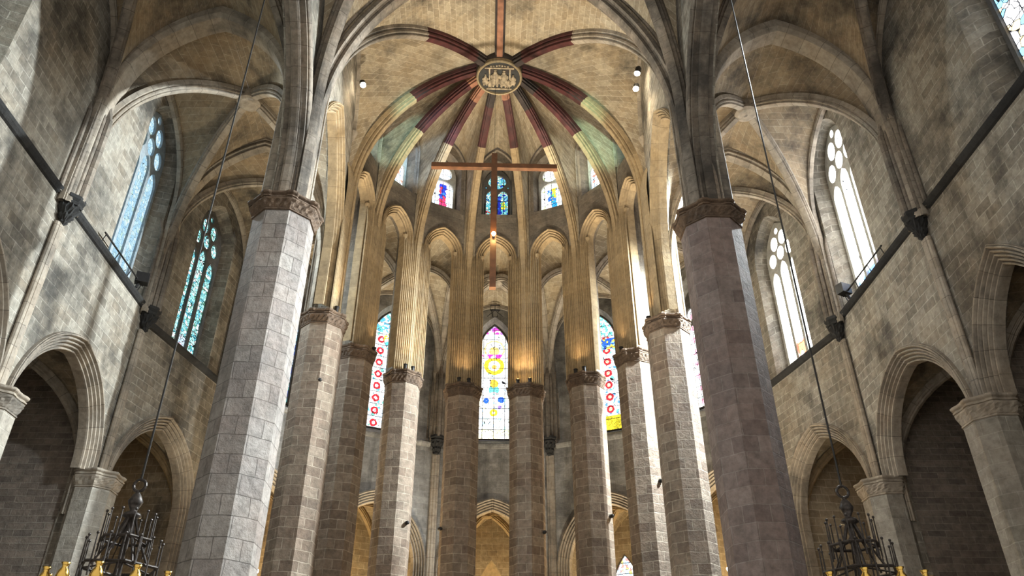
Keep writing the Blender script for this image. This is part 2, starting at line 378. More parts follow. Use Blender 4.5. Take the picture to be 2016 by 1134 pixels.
def panel(mb, fr, outer, holes, thick, x0=0.0, m=0, mr=None):
    """Wall slab with openings; each hole is (front loop, back loop)."""
    mr = m if mr is None else mr
    for sgn, x in ((1, x0), (0, x0 - thick)):
        loops = [outer] + [h[0] if sgn else h[1] for h in holes]
        flat = [q for l in loops for q in l]
        for t in tessellate_polygon([[V((q[0], q[1], 0)) for q in l] for l in loops]):
            a, b, c = (flat[i] for i in t)
            if ((b[0] - a[0]) * (c[1] - a[1]) - (b[1] - a[1]) * (c[0] - a[0]) < 0) == bool(sgn): b, c = c, b
            mb.face([fr.p(q[0], q[1], x) for q in (a, b, c)], [a, b, c], m)
    for f, b in [(outer, outer)] + list(holes):
        L = 0
        for i in range(len(f)):
            j = (i + 1) % len(f); dl = math.dist(f[i], f[j])
            mb.face([fr.p(*f[i], x0), fr.p(*f[j], x0), fr.p(*b[j], x0 - thick), fr.p(*b[i], x0 - thick)],
                    [(0, L), (0, L + dl), (thick, L + dl), (thick, L)], m if f is outer else mr)
            L += dl
def notched(u0, u1, z0, z1, loops):
    """Wall outline whose openings run down to its lower edge."""
    o = [(u0, z0)]
    for l in sorted(loops): o += [(l[0][0], z0)] + l[:1:-1] + [(l[1][0], z0)]
    return o + [(u1, z0), (u1, z1), (u0, z1)]
def rect(u0, u1, z0, z1): return [(u0, z0), (u1, z0), (u1, z1), (u0, z1)]
def arch_mould(mb, fr, uc, hw, z0, zs, zt, prof, x=0.0):
    for sg in (-1, 1):
        c = curve(fr.xy(uc + sg * hw, x), fr.xy(uc, x), z0, zs, zt, na=14, nv=3)
        sweep(mb, c, prof, binorm=fr.n)

def polygon_bay(name, K, corners, sides, dzt, mat, off=.42, bulge=.03, kind_name=None):
    """Vault cells over a polygon: corners (foot, zb, zs) joined to the boss K; sides (A, B, zb, zs, zt) are the boundary arches."""
    mb = MB(); n = len(corners)
    D = [curve(f, K, zb, zs, dzt, off=off)[0] for f, zb, zs in corners]
    for i in range(n):
        s = sides[i]
        if not s: continue
        Aq, Bq, zb, zs, zt = s; M = ((Aq[0] + Bq[0]) / 2, (Aq[1] + Bq[1]) / 2)
        web(mb, D[i], curve(Aq, M, zb, zs, zt, off=.12)[0], bulge=bulge)
        web(mb, D[(i + 1) % n], curve(Bq, M, zb, zs, zt, off=.12)[0], bulge=bulge)
    return struct(mb, name, mat, smooth=True)
def toward(p, q, d):
    a, b = V(p), V(q); e = (b - a).normalized(); r = a + e * d; return (r.x, r.y)
def mid(p, q): return ((p[0] + q[0]) / 2, (p[1] + q[1]) / 2)
def rib_obj(name, halves, prof, mat, label, cat, group=None, x_mats=None):
    """One arch or rib: halves is a list of (F, K, zb, zs, zt)."""
    mb = MB(); base = (*halves[0][0], halves[0][2])
    for h in halves:
        c = curve(*h, na=26)
        ms = None
        if x_mats: ms = [x_mats(l / c[2][-1]) for l in c[2][:-1]]
        sweep(mb, c, prof, mats=ms)
    o = mb.build(name, mat, loc=base)
    return tag(o, label, cat, group)

# ------------------------------------------------------------------ floor
mb = MB(); mb.face([(-17.5, -8, 0), (17.5, -8, 0), (17.5, 43, 0), (-17.5, 43, 0)], [(-17.5, -8), (17.5, -8), (17.5, 43), (-17.5, 43)])
struct(mb, 'floor', S['floor'])

# ------------------------------------------------------------------ pillars
def oct_r(a): return 1 / cos(((a + pi / 8) % (pi / 4)) - pi / 8)
def shaft_mesh(mb, c, ap, z0, z1, rot, nseg=8):
    w = 2 * ap * math.tan(pi / 8)
    for k in range(8):
        a0, a1 = rot + pi / 4 * k - pi / 8, rot + pi / 4 * k + pi / 8; r = ap / cos(pi / 8)
        mb.face([(c[0] + r * cos(a0), c[1] + r * sin(a0), z0), (c[0] + r * cos(a1), c[1] + r * sin(a1), z0),
                 (c[0] + r * cos(a1), c[1] + r * sin(a1), z1), (c[0] + r * cos(a0), c[1] + r * sin(a0), z1)],
                [(k * w, z0), (k * w + w, z0), (k * w + w, z1), (k * w, z1)])
def capital_mesh(c, ap, z0, h, rot, n=96, leaf=1.0, fl=.25):
    band, aba = MB(), MB()
    def ring(mbx, prof):
        def rf(a, z):
            t = (z) / h; q = oct_r(a - rot)
            if .12 < t < .62 and leaf:
                q *= 1 + leaf * (.035 * abs(sin(12 * (a - rot) + 9 * t)) + .028 * sin(28 * (a - rot) - 14 * t) * sin(pi * (t - .12) / .5))
            if t >= .66: q *= 1 - .045 * (1 if ((a - rot) / (pi / 4) % 1) > .68 or ((a - rot) / (pi / 4) % 1) < .32 else 0) * (1 if leaf else 0)
            return q
        mbx.lathe((c[0], c[1], z0), [((1 + (r - 1) * fl / .31) * ap, z * h) for r, z in prof], n=n, rot=rot, rf=rf)
    ring(band, [(1.0, 0), (1.06, .02), (1.06, .08), (1.0, .1), (1.01, .14), (1.05, .24), (1.09, .34), (1.12, .44), (1.18, .54), (1.22, .62), (1.16, .66)])
    ring(aba, [(1.16, .66), (1.24, .68), (1.25, .74), (1.18, .77), (1.18, .80), (1.28, .86), (1.31, .90), (1.31, .97), (1.27, 1.0)])
    return band, aba
PL = ['huge grey octagonal pillar with a pale lit face, widest on the left',
      'octagonal pillar with pale lit face beside the blue and white window, second from left',
      'octagonal pillar half hidden by the second pillar, third from left',
      'octagonal brick-coursed pillar right of the tall red medallion window, fourth from left',
      'slim octagonal pillar with reddish courses, standing just left of the central yellow window',
      'slim octagonal pillar right of the central window, two glowing lamps on its capital',
      'octagonal pillar left of the flowered window with yellow foot, seventh from left',
      'octagonal pillar with a white sunlit strip, right of the flowered window, eighth from left',
      'octagonal pillar left of the window with pink crosses, ninth from left',
      'huge purplish brown octagonal pillar, widest on the right']
P_AP = [.78, .68, .655, .65, .65, .65, .65, .655, .68, .78]
P_ROT = [0, 0] + [R(-a) for a in (-64.286, -38.571, -12.857, 12.857, 38.571, 64.286)] + [0, 0]
for i, (x, y) in enumerate(PILLARS):
    big = i in (0, 9)
    o = empty('stone_pillar', (x, y, 0), PL[i], 'pillar', 'octagonal pillars round the apse')
    mb = MB(); shaft_mesh(mb, (x, y), P_AP[i], .5, Z_NECK, P_ROT[i]); mb.build('shaft', S['big' if i == 0 else 'bigr' if big else 'pillar'], o)
    b, a = capital_mesh((x, y), P_AP[i], Z_NECK, Z_CAP - Z_NECK + .03, P_ROT[i], fl=.27 if big else .20)
    cp = b.build('capital', S['cap'], o)
    cp['base'] = (x, y, 0)
    a.build('abacus', S['cap'], cp)
    mb = MB(); mb.lathe((x, y, 0), [(P_AP[i] * 1.5, 0), (P_AP[i] * 1.5, .25), (P_AP[i] * 1.3, .3), (P_AP[i] * 1.3, .42), (P_AP[i] * 1.15, .5)], n=8, rot=P_ROT[i] + pi / 8); mb.build('base', S['pillar'], o)

# ------------------------------------------------------------------ apse vault: ribs, cells, keystone
K = (0.0, YC)
def paint(stops):
    def f(t):
        m = 0
        for s, k in stops:
            if t >= s: m = k
        return m
    return f
RM = [S['gold'], S['red'], S['dred'], S['orange']]
RMd = [S['rib'], S['red'], S['dred'], S['orange']]
feet = []
PR = rib_prof(.36, .44)
for i, (x, y) in enumerate(PILLARS):
    if i in (0, 9):
        f = toward((x, y), K, .67); zs, zt = 19.5, 27.45
        pt = paint([(.72, 3), (.74, 1), (.90, 2)]) if i == 0 else paint([(.72, 1), (.90, 2)])
        rib_obj('vault_rib', [(f, K, Z_CAP, zs, zt)], rib_prof(.43, .50), RMd,
                'pale vault rib, red near the keystone, arching high from the big %s pillar' % ('left' if i == 0 else 'right'), 'rib', 'ribs of the apse vault', pt)
    else:
        f = toward((x, y), K, .44 if i not in (1, 8) else .52); zs, zt = 20.9, 27.95
        st = {1: [(.71, 1), (.93, 2)], 8: [(.71, 1), (.93, 2)], 2: [(.71, 1), (.90, 3)], 7: [(.71, 1), (.86, 2)], 3: [(.725, 1), (.87, 3)], 6: [(.725, 1), (.85, 2)], 4: [(.735, 1), (.86, 2), (.91, 3)], 5: [(.735, 1), (.88, 3)]}[i]
        rib_obj('vault_rib', [(f, K, Z_CAP, zs, zt)], PR, RM,
                'golden vault rib with dark red upper end, rising from the %s pillar from left' % ORD[i], 'rib', 'ribs of the apse vault', paint(st))
    feet.append((f, 18.5, zs, zt))
# transverse arch over the two big pillars
TA = [((-5.5, Y1), (0, Y1), Z_CAP, 18.6, 27.3), ((5.5, Y1), (0, Y1), Z_CAP, 18.6, 27.3)]
rib_obj('transverse_arch', TA, triple_prof(.9, .85), S['ribdark'], 'broad moulded stone arch spanning the nave between the two biggest pillars', 'arch')
# ridge rib
mb = MB(); pr = rib_prof(.42, .36)
rows = [[V((x, yy, 27.62 + y)) for x, y in pr] for yy in (YC - .9, YC - 2.2, YC - 3.6, YC - 5.0, Y1 + .3)]
mb.grid(rows, [[(j * .1, i * 1.3) for j in range(len(pr))] for i in range(5)], mats=[3, 3, 3, 3])
for fi in range(len(mb.f)):
    if not 6 <= fi % (len(pr) - 1) <= 14: mb.m[fi] = 2
tag(mb.build('ridge_rib', RMd), 'straight ridge rib, faded red with black edges, running from the keystone towards the viewer', 'rib')
# cells
def apse_side(i):
    """boundary arch between pillar i and i+1 of PILLARS"""
    a, b = PILLARS[i], PILLARS[i + 1]
    fr = Frame(a, b, .2)
    if i in (0, 8):
        return (fr.xy(.55), fr.xy(fr.L - .55), 18.5, 23.6, 28.0)
    return (fr.xy(fr.L / 2 - .95, .05), fr.xy(fr.L / 2 + .95, .05), 18.5, 26.7, 28.35)
sides = [apse_side(i) for i in range(9)] + [((5.5, Y1 + .1), (-5.5, Y1 + .1), 18.5, 18.6, 27.7)]
mb = MB(); D = [curve(f, K, zb, zs, zt, off=.40)[0] for f, zb, zs, zt in feet]
for i, s in enumerate(sides):
    Aq, Bq, zb, zs, zt = s; M = mid(Aq, Bq)
    web(mb, D[i], curve(Aq, M, zb, zs, zt, off=.12 if i == 9 else .03)[0], bulge=.03)
    web(mb, D[(i + 1) % 10], curve(Bq, M, zb, zs, zt, off=.12 if i == 9 else .03)[0], bulge=.03)
struct(mb, 'ceiling_apse', S['web'], smooth=True)
# keystone
ks = empty('keystone', (0, YC, 27.4), 'round carved keystone with figures where all the painted ribs meet', 'keystone')
mb = MB(); mb.lathe((0, YC, 27.4), [(.98, .12), (1.02, .3), (1.0, .95)], n=32); mb.build('boss', S['dred'], ks)
mb = MB()
mb.grid([[(r * cos(2 * pi * k / 48), YC + r * sin(2 * pi * k / 48), z) for k in range(48)] for r, z in ((1.0, 27.56), (1.0, 27.40), (.96, 27.36), (.91, 27.37), (.89, 27.44))], [[(0, 0)] * 48] * 5, close=True)
mb.build('rim', S['gilt'], ks)
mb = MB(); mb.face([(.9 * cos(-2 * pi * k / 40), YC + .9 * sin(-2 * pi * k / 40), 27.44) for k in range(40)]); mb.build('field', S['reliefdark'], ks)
mb = MB()
ky = lambda y: YC - y                                                # up in the carving is towards the viewer
for (x, y, k) in ((-.17, .0, 1.0), (.2, -.04, 1.0), (-.6, -.12, .66), (.6, -.12, .66), (-.4, -.3, .5), (.42, -.32, .5)):
    mb.sphere((x, ky(y + .34 * k), 27.38), .085 * k)                                        # head
    mb.sphere((x, ky(y + .45 * k), 27.40), .05 * k, sc=(1.5, .6, 1))                         # head-dress
    mb.sphere((x, ky(y + .13 * k), 27.41), .15 * k, sc=(1.05, 1.15, .7))                     # torso
    mb.sphere((x, ky(y - .18 * k), 27.40), .19 * k, sc=(1.15, 1.2, .6))                      # robed lap and knees
    for q in (-1, 1):
        mb.sphere((x + q * .15 * k, ky(y + .08 * k), 27.40), .06 * k, sc=(1, 2.0, .8))       # arms
        mb.sphere((x + q * .09 * k, ky(y - .42 * k), 27.41), .07 * k, sc=(.8, 1.6, .7))      # hem folds
mb.box((0, ky(.56), 27.42), (1.25, .07, .08)); mb.box((0, ky(-.62), 27.42), (1.1, .08, .08))
for q in (-.42, .46): mb.box((q, ky(.22), 27.42), (.06, .62, .07))
for k in range(7): mb.sphere((-.36 + .12 * k, ky(.70 - .02 * abs(k - 3)), 27.42), .05)
mb.build('relief_figures', S['relief'], ks, smooth=True)

# ------------------------------------------------------------------ apse arcade and clerestory walls
win_n = [0]
def new_window(fr, u0, label, hw, z0, zs, zt, x, gmat, lights=3, tmat='tracery', style='tall', group=None):
    win_n[0] += 1
    o = empty('window_%d' % win_n[0], tuple(fr.p(u0, z0, x)), label, 'window', group, 'structure')
    lp = arch_loop(hw, z0, zs, zt, u0)
    mb = MB(); flat = lp
    for t in tessellate_polygon([[V((q[0], q[1], 0)) for q in lp]]):
        a, b, c = (flat[i] for i in t)
        if (b[0] - a[0]) * (c[1] - a[1]) - (b[1] - a[1]) * (c[0] - a[0]) < 0: b, c = c, b
        mb.face([fr.p(q[0], q[1], x - .09) for q in (a, b, c)], [(q[0] - u0, q[1] - z0) for q in (a, b, c)])
    mb.build('stained_glass', gmat, o)
    holes = []
    if style == 'tall' and lights == 3:
        w = (hw - .06) / 3
        for k in (-1, 0, 1):
            uc = u0 + k * 2 * w; top = zs - .55 + (.25 if k == 0 else 0)
            holes.append(arch_loop(w - .075, z0 + .06, top - .55, top, uc, 8))
        s = hw / 1.05
        for du, dz, rx, rz in ((-.62, .02, .25, .33), (0, .1, .25, .32), (.62, .02, .25, .33), (-.31, .72, .25, .34), (.31, .72, .25, .34), (0, 1.22, .12, .15)):
            holes.append(oval(u0 + du * s, zs + dz * s, rx * s, rz * s))
    elif style == 'lancet':
        holes.append(arch_loop(hw - .05, z0 + .05, zs, zt - .06, u0, 12))
    elif style == 'rose2':
        holes.append(oval(u0, zs + .12, .44, .44, 24))
        for sg in (-1, 1):
            w = (hw - .10) / 2
            holes.append(arch_loop(w - .02, z0 + .05, zs - .75, zs - .40, u0 + sg * (w + .02), 8))
            holes.append([(u0 + sg * (hw - .09) - .05, zs - .28), (u0 + sg * (hw - .09) + .05, zs - .28), (u0 + sg * (hw - .09), zs - .12)])
    elif style == 'rose1':
        holes.append(oval(u0, zs + .14, .42, .40, 24))
        holes.append(arch_loop(hw - .10, z0 + .05, zs - .75, zs - .36, u0, 10))
    mb = MB(); panel(mb, fr, lp, [(h, h) for h in holes], .14, x)
    mb.build('tracery', S[tmat], o)
    return o
# stained glass palettes
G = {}
G['center'] = glass('glass_central_window', [(0, W_), (.55, (1, .95, .7)), (.66, PB), (.74, W_), (.92, (.5, .85, .8))], 1.7, cell=7, lead=.03, bars=(.56, .56),
    medals=[(0, 4.05, 0, .30, .52, YL), (0, 4.9, 0, .0, .26, (1, .75, .2)), (0, 5.0, 0, .46, .54, (1, .72, .25)), (-.38, 2.1, 0, 0, .15, BL), (.38, 2.15, 0, 0, .17, BL), (0, 2.7, 0, 0, .26, (.15, .6, .55)), (0, 3.05, 0, .0, .22, (.85, .45, .05)), (0, 1.45, 0, .06, .2, YL), (.3, 1.75, 0, 0, .1, (.3, .2, .7)), (0, 2.4, 0, .1, .2, PK), (0, 4.0, 0, 0, .13, (1, .55, .1))],
    boxes=[(-.9, .9, 5.9, 7, [(0, MG), (.4, PK), (.7, (.4, .15, .7)), (.85, W_)]), (-.9, .9, 4.5, 4.72, [(0, PK), (.5, MG), (.7, W_)]), (-.9, .9, 0, .55, [(0, (1, .95, .6)), (.6, W_), (.85, (.8, .9, .5))])])
G['medal'] = glass('glass_red_medallions', [(0, W_), (.66, PB), (.76, (.1, .5, .62)), (.81, W_), (.93, (.15, .5, .4))], 1.5, cell=8, bars=(0, .64),
    medals=[(-.33, .3, .64, .09, .19, RD), (-.33, .3, .64, 0, .09, PK)], boxes=[(-.9, .9, 5.2, 7, [(0, TQ), (.35, W_), (.6, (.1, .4, .7)), (.85, W_)]), (-.2, .9, 4.75, 5.2, [(0, YL), (.4, W_)])])
G['flower'] = glass('glass_red_flowers', [(0, W_), (.62, PB), (.72, TQ), (.78, W_), (.92, (.1, .3, .6))], 1.6, cell=8, bars=(0, .64),
    medals=[(.27, .5, .64, .0, .2, RD), (.27, .5, .64, 0, .09, (1, .6, .4))],
    boxes=[(-.9, .9, 4.4, 5.0, [(0, BL), (.5, (.95, .75, .1)), (.75, LB)]), (-.9, .9, 5.1, 7, [(0, PK), (.35, TQ), (.7, W_)]), (-.9, .9, 0, .8, [(0, YL), (.5, (.75, .6, .03)), (.8, (.4, .35, .02))])])
G['bluewhite'] = glass('glass_blue_and_white', [(0, PB), (.22, BL), (.45, W_), (.6, LB), (.72, TQ), (.85, W_), (.93, DB)], 1.25, cell=6.5, lead=.05, bars=(0, .6))
G['cross'] = glass('glass_pink_crosses', [(0, W_), (.7, (.8, 1, .9)), (.85, W_)], 2.6, cell=6, bars=(.64, .55),
    medals=[(-.66, .35, .62, 0, .13, (.9, .35, .5)), (0, .35, .62, 0, .13, (.9, .35, .5)), (.66, .35, .62, 0, .13, (.9, .35, .5))])
G['teal'] = glass('glass_teal_pattern', [(0, (.3, .75, .75)), (.3, W_), (.5, (.12, .45, .55)), (.68, (.45, .85, .8)), (.9, (.1, .3, .2))], 1.15, cell=9, lead=.06, bars=(0, .5), boxes=[(-.3, .3, 0, .5, [(0, PB), (.4, PK), (.7, W_)])])
G['haze'] = glass('glass_pale_blue', [(0, (.36, .58, .72)), (.3, (.45, .66, .76)), (.6, (.33, .55, .72)), (.8, (.62, .78, .82)), (.95, (.45, .65, .6))], .95, cell=8, lead=.02, bars=(0, 0))
SUN = 9.0
G['sunny'] = glass('glass_blown_white', [(0, W_), (.75, (.9, .97, 1)), (.9, (.75, .85, 1))], SUN, cell=5, lead=.02, bars=(0, .62), boxes=[(-.4, .4, .05, .7, [(0, (.95, .12, .05)), (.5, W_), (.8, (.6, .2, .1))])])
G['sunny2'] = glass('glass_white_with_blue_foot', [(0, W_), (.75, (.9, .97, 1)), (.92, (.8, .7, .75))], SUN, cell=5, lead=.02, bars=(0, .62), boxes=[(-1.2, 1.2, .0, .55, [(0, (.05, .12, .3)), (.35, (.25, .12, .1)), (.6, (.2, .35, .5)), (.8, W_)])])
G['near'] = glass('glass_gold_and_blue', [(0, W_), (.35, (1, .75, .35)), (.6, (.95, .97, 1)), (.82, (.2, .5, .8))], 2.2, cell=4, bars=(.62, .62))
G['nearL'] = glass('glass_green_and_white', [(0, W_), (.45, TQ), (.65, (.7, .9, .9)), (.85, GN)], 1.2, cell=5, bars=(.62, .62))
G['cl_c'] = glass('glass_clerestory_blue', [(0, (.12, .45, .62)), (.22, (.25, .65, .6)), (.42, BL), (.52, (.5, .75, .7)), (.68, (.1, .45, .5)), (.8, (.75, .85, .6)), (.92, DB)], 1.2, cell=11, lead=.05, bars=(.3, .5),
    boxes=[(-.22, .0, .3, 1.2, [(0, YL), (.6, (.1, .3, .6))]), (0., .2, .1, 1.3, [(0, DB), (.6, BL)]), (.2, .4, .5, .95, [(0, YL), (.6, GN)]), (-.55, -.3, 0, .4, [(0, RD), (.4, TQ)])])
G['cl_l'] = glass('glass_clerestory_blue_robe', [(0, W_), (.6, (.85, .95, 1)), (.8, PB), (.92, W_)], 2.6, cell=8, bars=(.36, .42), boxes=[(-.16, .2, .6, 1.5, [(0, DB), (.45, BL), (.7, RD)]), (-.16, .2, .15, .6, [(0, (.4, .03, .1)), (.5, RD), (.8, PB)]), (-.1, .15, 1.5, 1.75, [(0, PK), (.5, W_)])])
G['cl_r'] = glass('glass_clerestory_yellow_blue', [(0, W_), (.55, (.9, 1, .85)), (.78, (.6, .75, .3)), (.9, W_)], 2.4, cell=8, bars=(.36, .42), boxes=[(-.2, .05, .6, 1.3, [(0, BL), (.6, LB)]), (.0, .25, .5, 1.35, [(0, YL), (.5, GN), (.75, BL)]), (-.05, .25, .15, .6, [(0, (.02, .2, .5)), (.6, LB)]), (-.3, .0, 0, .4, [(0, PK), (.6, W_)])])
G['cl_s'] = glass('glass_clerestory_white', [(0, W_), (.6, PB), (.75, (.6, .8, .7)), (.85, W_), (.95, (.8, .2, .15))], 2.2, cell=8, bars=(.36, .42))
G['chap'] = glass('glass_chapel_window', [(0, W_), (.5, PB), (.7, (.9, .7, .2)), (.8, (.7, .3, .25)), (.9, W_)], 1.5, cell=8, bars=(0, .5))

BAY = ['between the second and third pillars from left', 'between the third and fourth pillars from left', 'between the fourth and fifth pillars from left',
       'behind the hanging cross, between the two central pillars', 'between the sixth and seventh pillars from left', 'between the seventh and eighth pillars from left', 'between the eighth and ninth pillars from left']
CLW = [('cl_s', 'rose1', 'mostly hidden upper window deep in the apse, beside the green-lit vault on the left'), ('cl_s', 'rose1', 'narrow white upper window seen edge-on left of the cross'), ('cl_l', 'rose1', 'small upper window with blue and red robed figure, behind the left arm of the cross'),
       ('cl_c', 'rose2', 'small upper window of teal, blue and yellow glass right behind the cross'), ('cl_r', 'rose1', 'small upper window with blue and yellow figure, behind the right arm of the cross'),
       ('cl_s', 'rose1', 'narrow white upper window seen edge-on right of the cross'), ('cl_s', 'rose1', 'mostly hidden upper window deep in the apse, beside the green-lit vault on the right')]
for b in range(7):
    A_, B_ = APSE[b], APSE[b + 1]
    fr = Frame(A_, B_, .2); c = fr.L / 2
    mb = MB()
    hl = arch_loop(.88, 15.1, 21.75, 22.98, c)
    wl = arch_loop(.74, 24.2, 26.45, 27.55, c); wlb = arch_loop(.63, 24.4, 26.4, 27.35, c)
    panel(mb, fr, notched(0, fr.L, 15.1, 28.8, [hl]), [(wl, wlb)], .8, 0)
    struct(mb, 'wall_apse', S['clere'])
    o = empty('arcade_arch', tuple(fr.p(c, 15.4, 0)), 'narrow pointed arch with fluted jambs %s' % BAY[b], 'arch', 'narrow arches of the apse arcade')
    mb = MB(); arch_mould(mb, fr, c, .60, 15.4, 21.7, 22.6, mould_prof(.32, .42, 4, .12, .12))
    mb.build('moulding', S['gold'], o)
    for sg in (-1, 1):
        mb = MB(); q = fr.p(c + sg * .66, 21.55, -.12)
        mb.lathe(tuple(q), [(.05, 0), (.07, .04), (.07, .1), (.11, .22), (.12, .28), (.09, .3)], n=8); mb.build('small_capital', S['gold'], o)
    new_window(fr, c, CLW[b][2], .63, 24.4, 26.4, 27.35, -.42, G[CLW[b][0]], style=CLW[b][1], tmat='tracery' if b == 3 else 'glaretracery', group='upper windows of the apse')
    mb = MB(); arch_mould(mb, fr, c, .80, 24.25, 26.6, 28.05, mould_prof(.15, .3, 2, .08, .05))
    tag(mb.build('window_arch', S['rib'], loc=None), 'slender stone arch framing the upper window %s' % BAY[b].replace('behind the hanging cross, ', ''), 'arch', 'wall arches of the apse')
# fluted pier fronts between rib and arch mouldings
for i in range(1, 9):
    x, y = PILLARS[i]; f = toward((x, y), K, .47); mb = MB()
    d = (V(K) - V((x, y))).normalized(); n = V((-d.y, d.x))
    prof = []
    for k in range(17):
        q = k / 16 * 1.36 - .68; t = -.01 - .16 * abs(q) ** 1.5
        prof += [(q - .034, t - .055), (q - .018, t - .004), (q, t + .006), (q + .018, t - .004), (q + .034, t - .055)]
    rows = [[V((f[0] + n.x * q + d.x * (t + b), f[1] + n.y * q + d.y * (t + b), z)) for q, t in prof] for z, b in ((15.22, 0), (17, 0), (19, 0), (20.9, 0), (21.6, -.08), (22.3, -.3))]
    mb.grid(rows, [[(j * .05, z) for j in range(len(prof))] for z in (15.2, 17, 19, 20.9, 21.6, 22.3)])
    tag(mb.build('fluted_pier', S['gold']), 'fluted golden stone pier standing on the capital of the %s pillar from left' % ORD[i], 'pier', 'fluted piers above the apse capitals')

# straight bay between the big pillar and the apse, both sides; and the arcade wall towards the viewer
for sg, side in ((-1, 'left'), (1, 'right')):
    a, b = ((-A_X, Y1), (-A_X, YC)) if sg < 0 else ((A_X, YC), (A_X, Y1))
    fr = Frame(a, b, .2); c = fr.L / 2
    hl = arch_loop(2.62, 15.1, 17.6, 22.6, c)
    mb = MB(); panel(mb, fr, notched(0, fr.L, 15.1, 28.6, [hl]), [], .6)
    struct(mb, 'wall_%s_presbytery' % side, S['wall'])
    mb = MB(); arch_mould(mb, fr, c, 2.30, 15.4, 17.5, 22.1, mould_prof(.36, .45, 4, .1, .14))
    tag(mb.build('arcade_arch', S['gold']), 'tall moulded stone arch between the two outermost pillars on the %s' % side, 'arch')
    mb = MB(); arch_mould(mb, fr, c, 2.35, 23.4, 23.6, 27.75, mould_prof(.14, .2, 2, .1, .02))
    for s2 in (-1, 1): mb.lathe(tuple(fr.p(c + s2 * 2.42, 23.0, .05)), [(.02, 0), (.10, .2), (.16, .4), (.16, .45)], n=8)
    tag(mb.build('wall_arch', S['rib']), 'thin wall arch on corbels under the apse vault, on the %s side' % side, 'arch')
    # nave arcade towards the viewer
    a, b = ((-A_X, 4.9), (-A_X, Y1)) if sg < 0 else ((A_X, Y1), (A_X, 4.9))
    fr = Frame(a, b, .2); c = fr.L / 2
    hl = arch_loop(6.0, 15.1, 16.1, 22.3, c)
    mb = MB(); panel(mb, fr, notched(0, fr.L, 15.1, 29, [hl]), [], .6)
    struct(mb, 'wall_%s_nave' % side, S['wall'])
    rib_obj('nave_arch', [((sg * A_X, Y1 - .68), (sg * A_X, 11.4), Z_CAP, 16.1, 21.9), ((sg * A_X, 5.58), (sg * A_X, 11.4), Z_CAP, 16.1, 21.9)], triple_prof(.74, .62), S['ribdark'],
            'wide moulded arch leaning out from the big %s pillar towards the viewer' % side, 'arch')
    # round coloured window high in the nave wall
    mb = MB(); cz = 25.2
    disc = [fr.p(c + .7 * cos(2 * pi * k / 32), cz + .7 * sin(2 * pi * k / 32), .02) for k in range(32)]
    win_n[0] += 1
    ow = empty('window_%d' % win_n[0], tuple(fr.p(c, cz, .02)), 'round coloured window high in the %s nave wall' % side, 'window', None, 'structure')
    mb.face(disc, [(.7 * cos(2 * pi * k / 32), .7 * sin(2 * pi * k / 32)) for k in range(32)]); mb.build('stained_glass', G['nearL'], ow)
    mb = MB(); mb.tube([fr.p(c + .75 * cos(2 * pi * k / 32), cz + .75 * sin(2 * pi * k / 32), .03) for k in range(33)], .09, 8); mb.build('frame', S['rib'], ow)
    # nave diagonal
    rib_obj('nave_rib', [(toward((sg * A_X, Y1), (0, 11.4), .72), (0, 11.4), Z_CAP, 19.2, 28.0)], rib_prof(.5, .55), S['ribdark'],
            'dark nave vault rib springing from the big %s pillar over the viewer' % side, 'rib')
KN = (0, 11.4); CN = [(-A_X, Y1), (A_X, Y1), (A_X, 4.9), (-A_X, 4.9)]
polygon_bay('ceiling_nave', KN, [(toward(p, KN, .72), 18, 19.2) for p in CN],
            [((-5.5, Y1), (5.5, Y1), 18, 18.6, 27.7), ((5.75, Y1 - .6), (5.75, 5.5), 18, 20, 28), None, ((-5.75, 5.5), (-5.75, Y1 - .6), 18, 20, 28)], 28.0, S['web'])

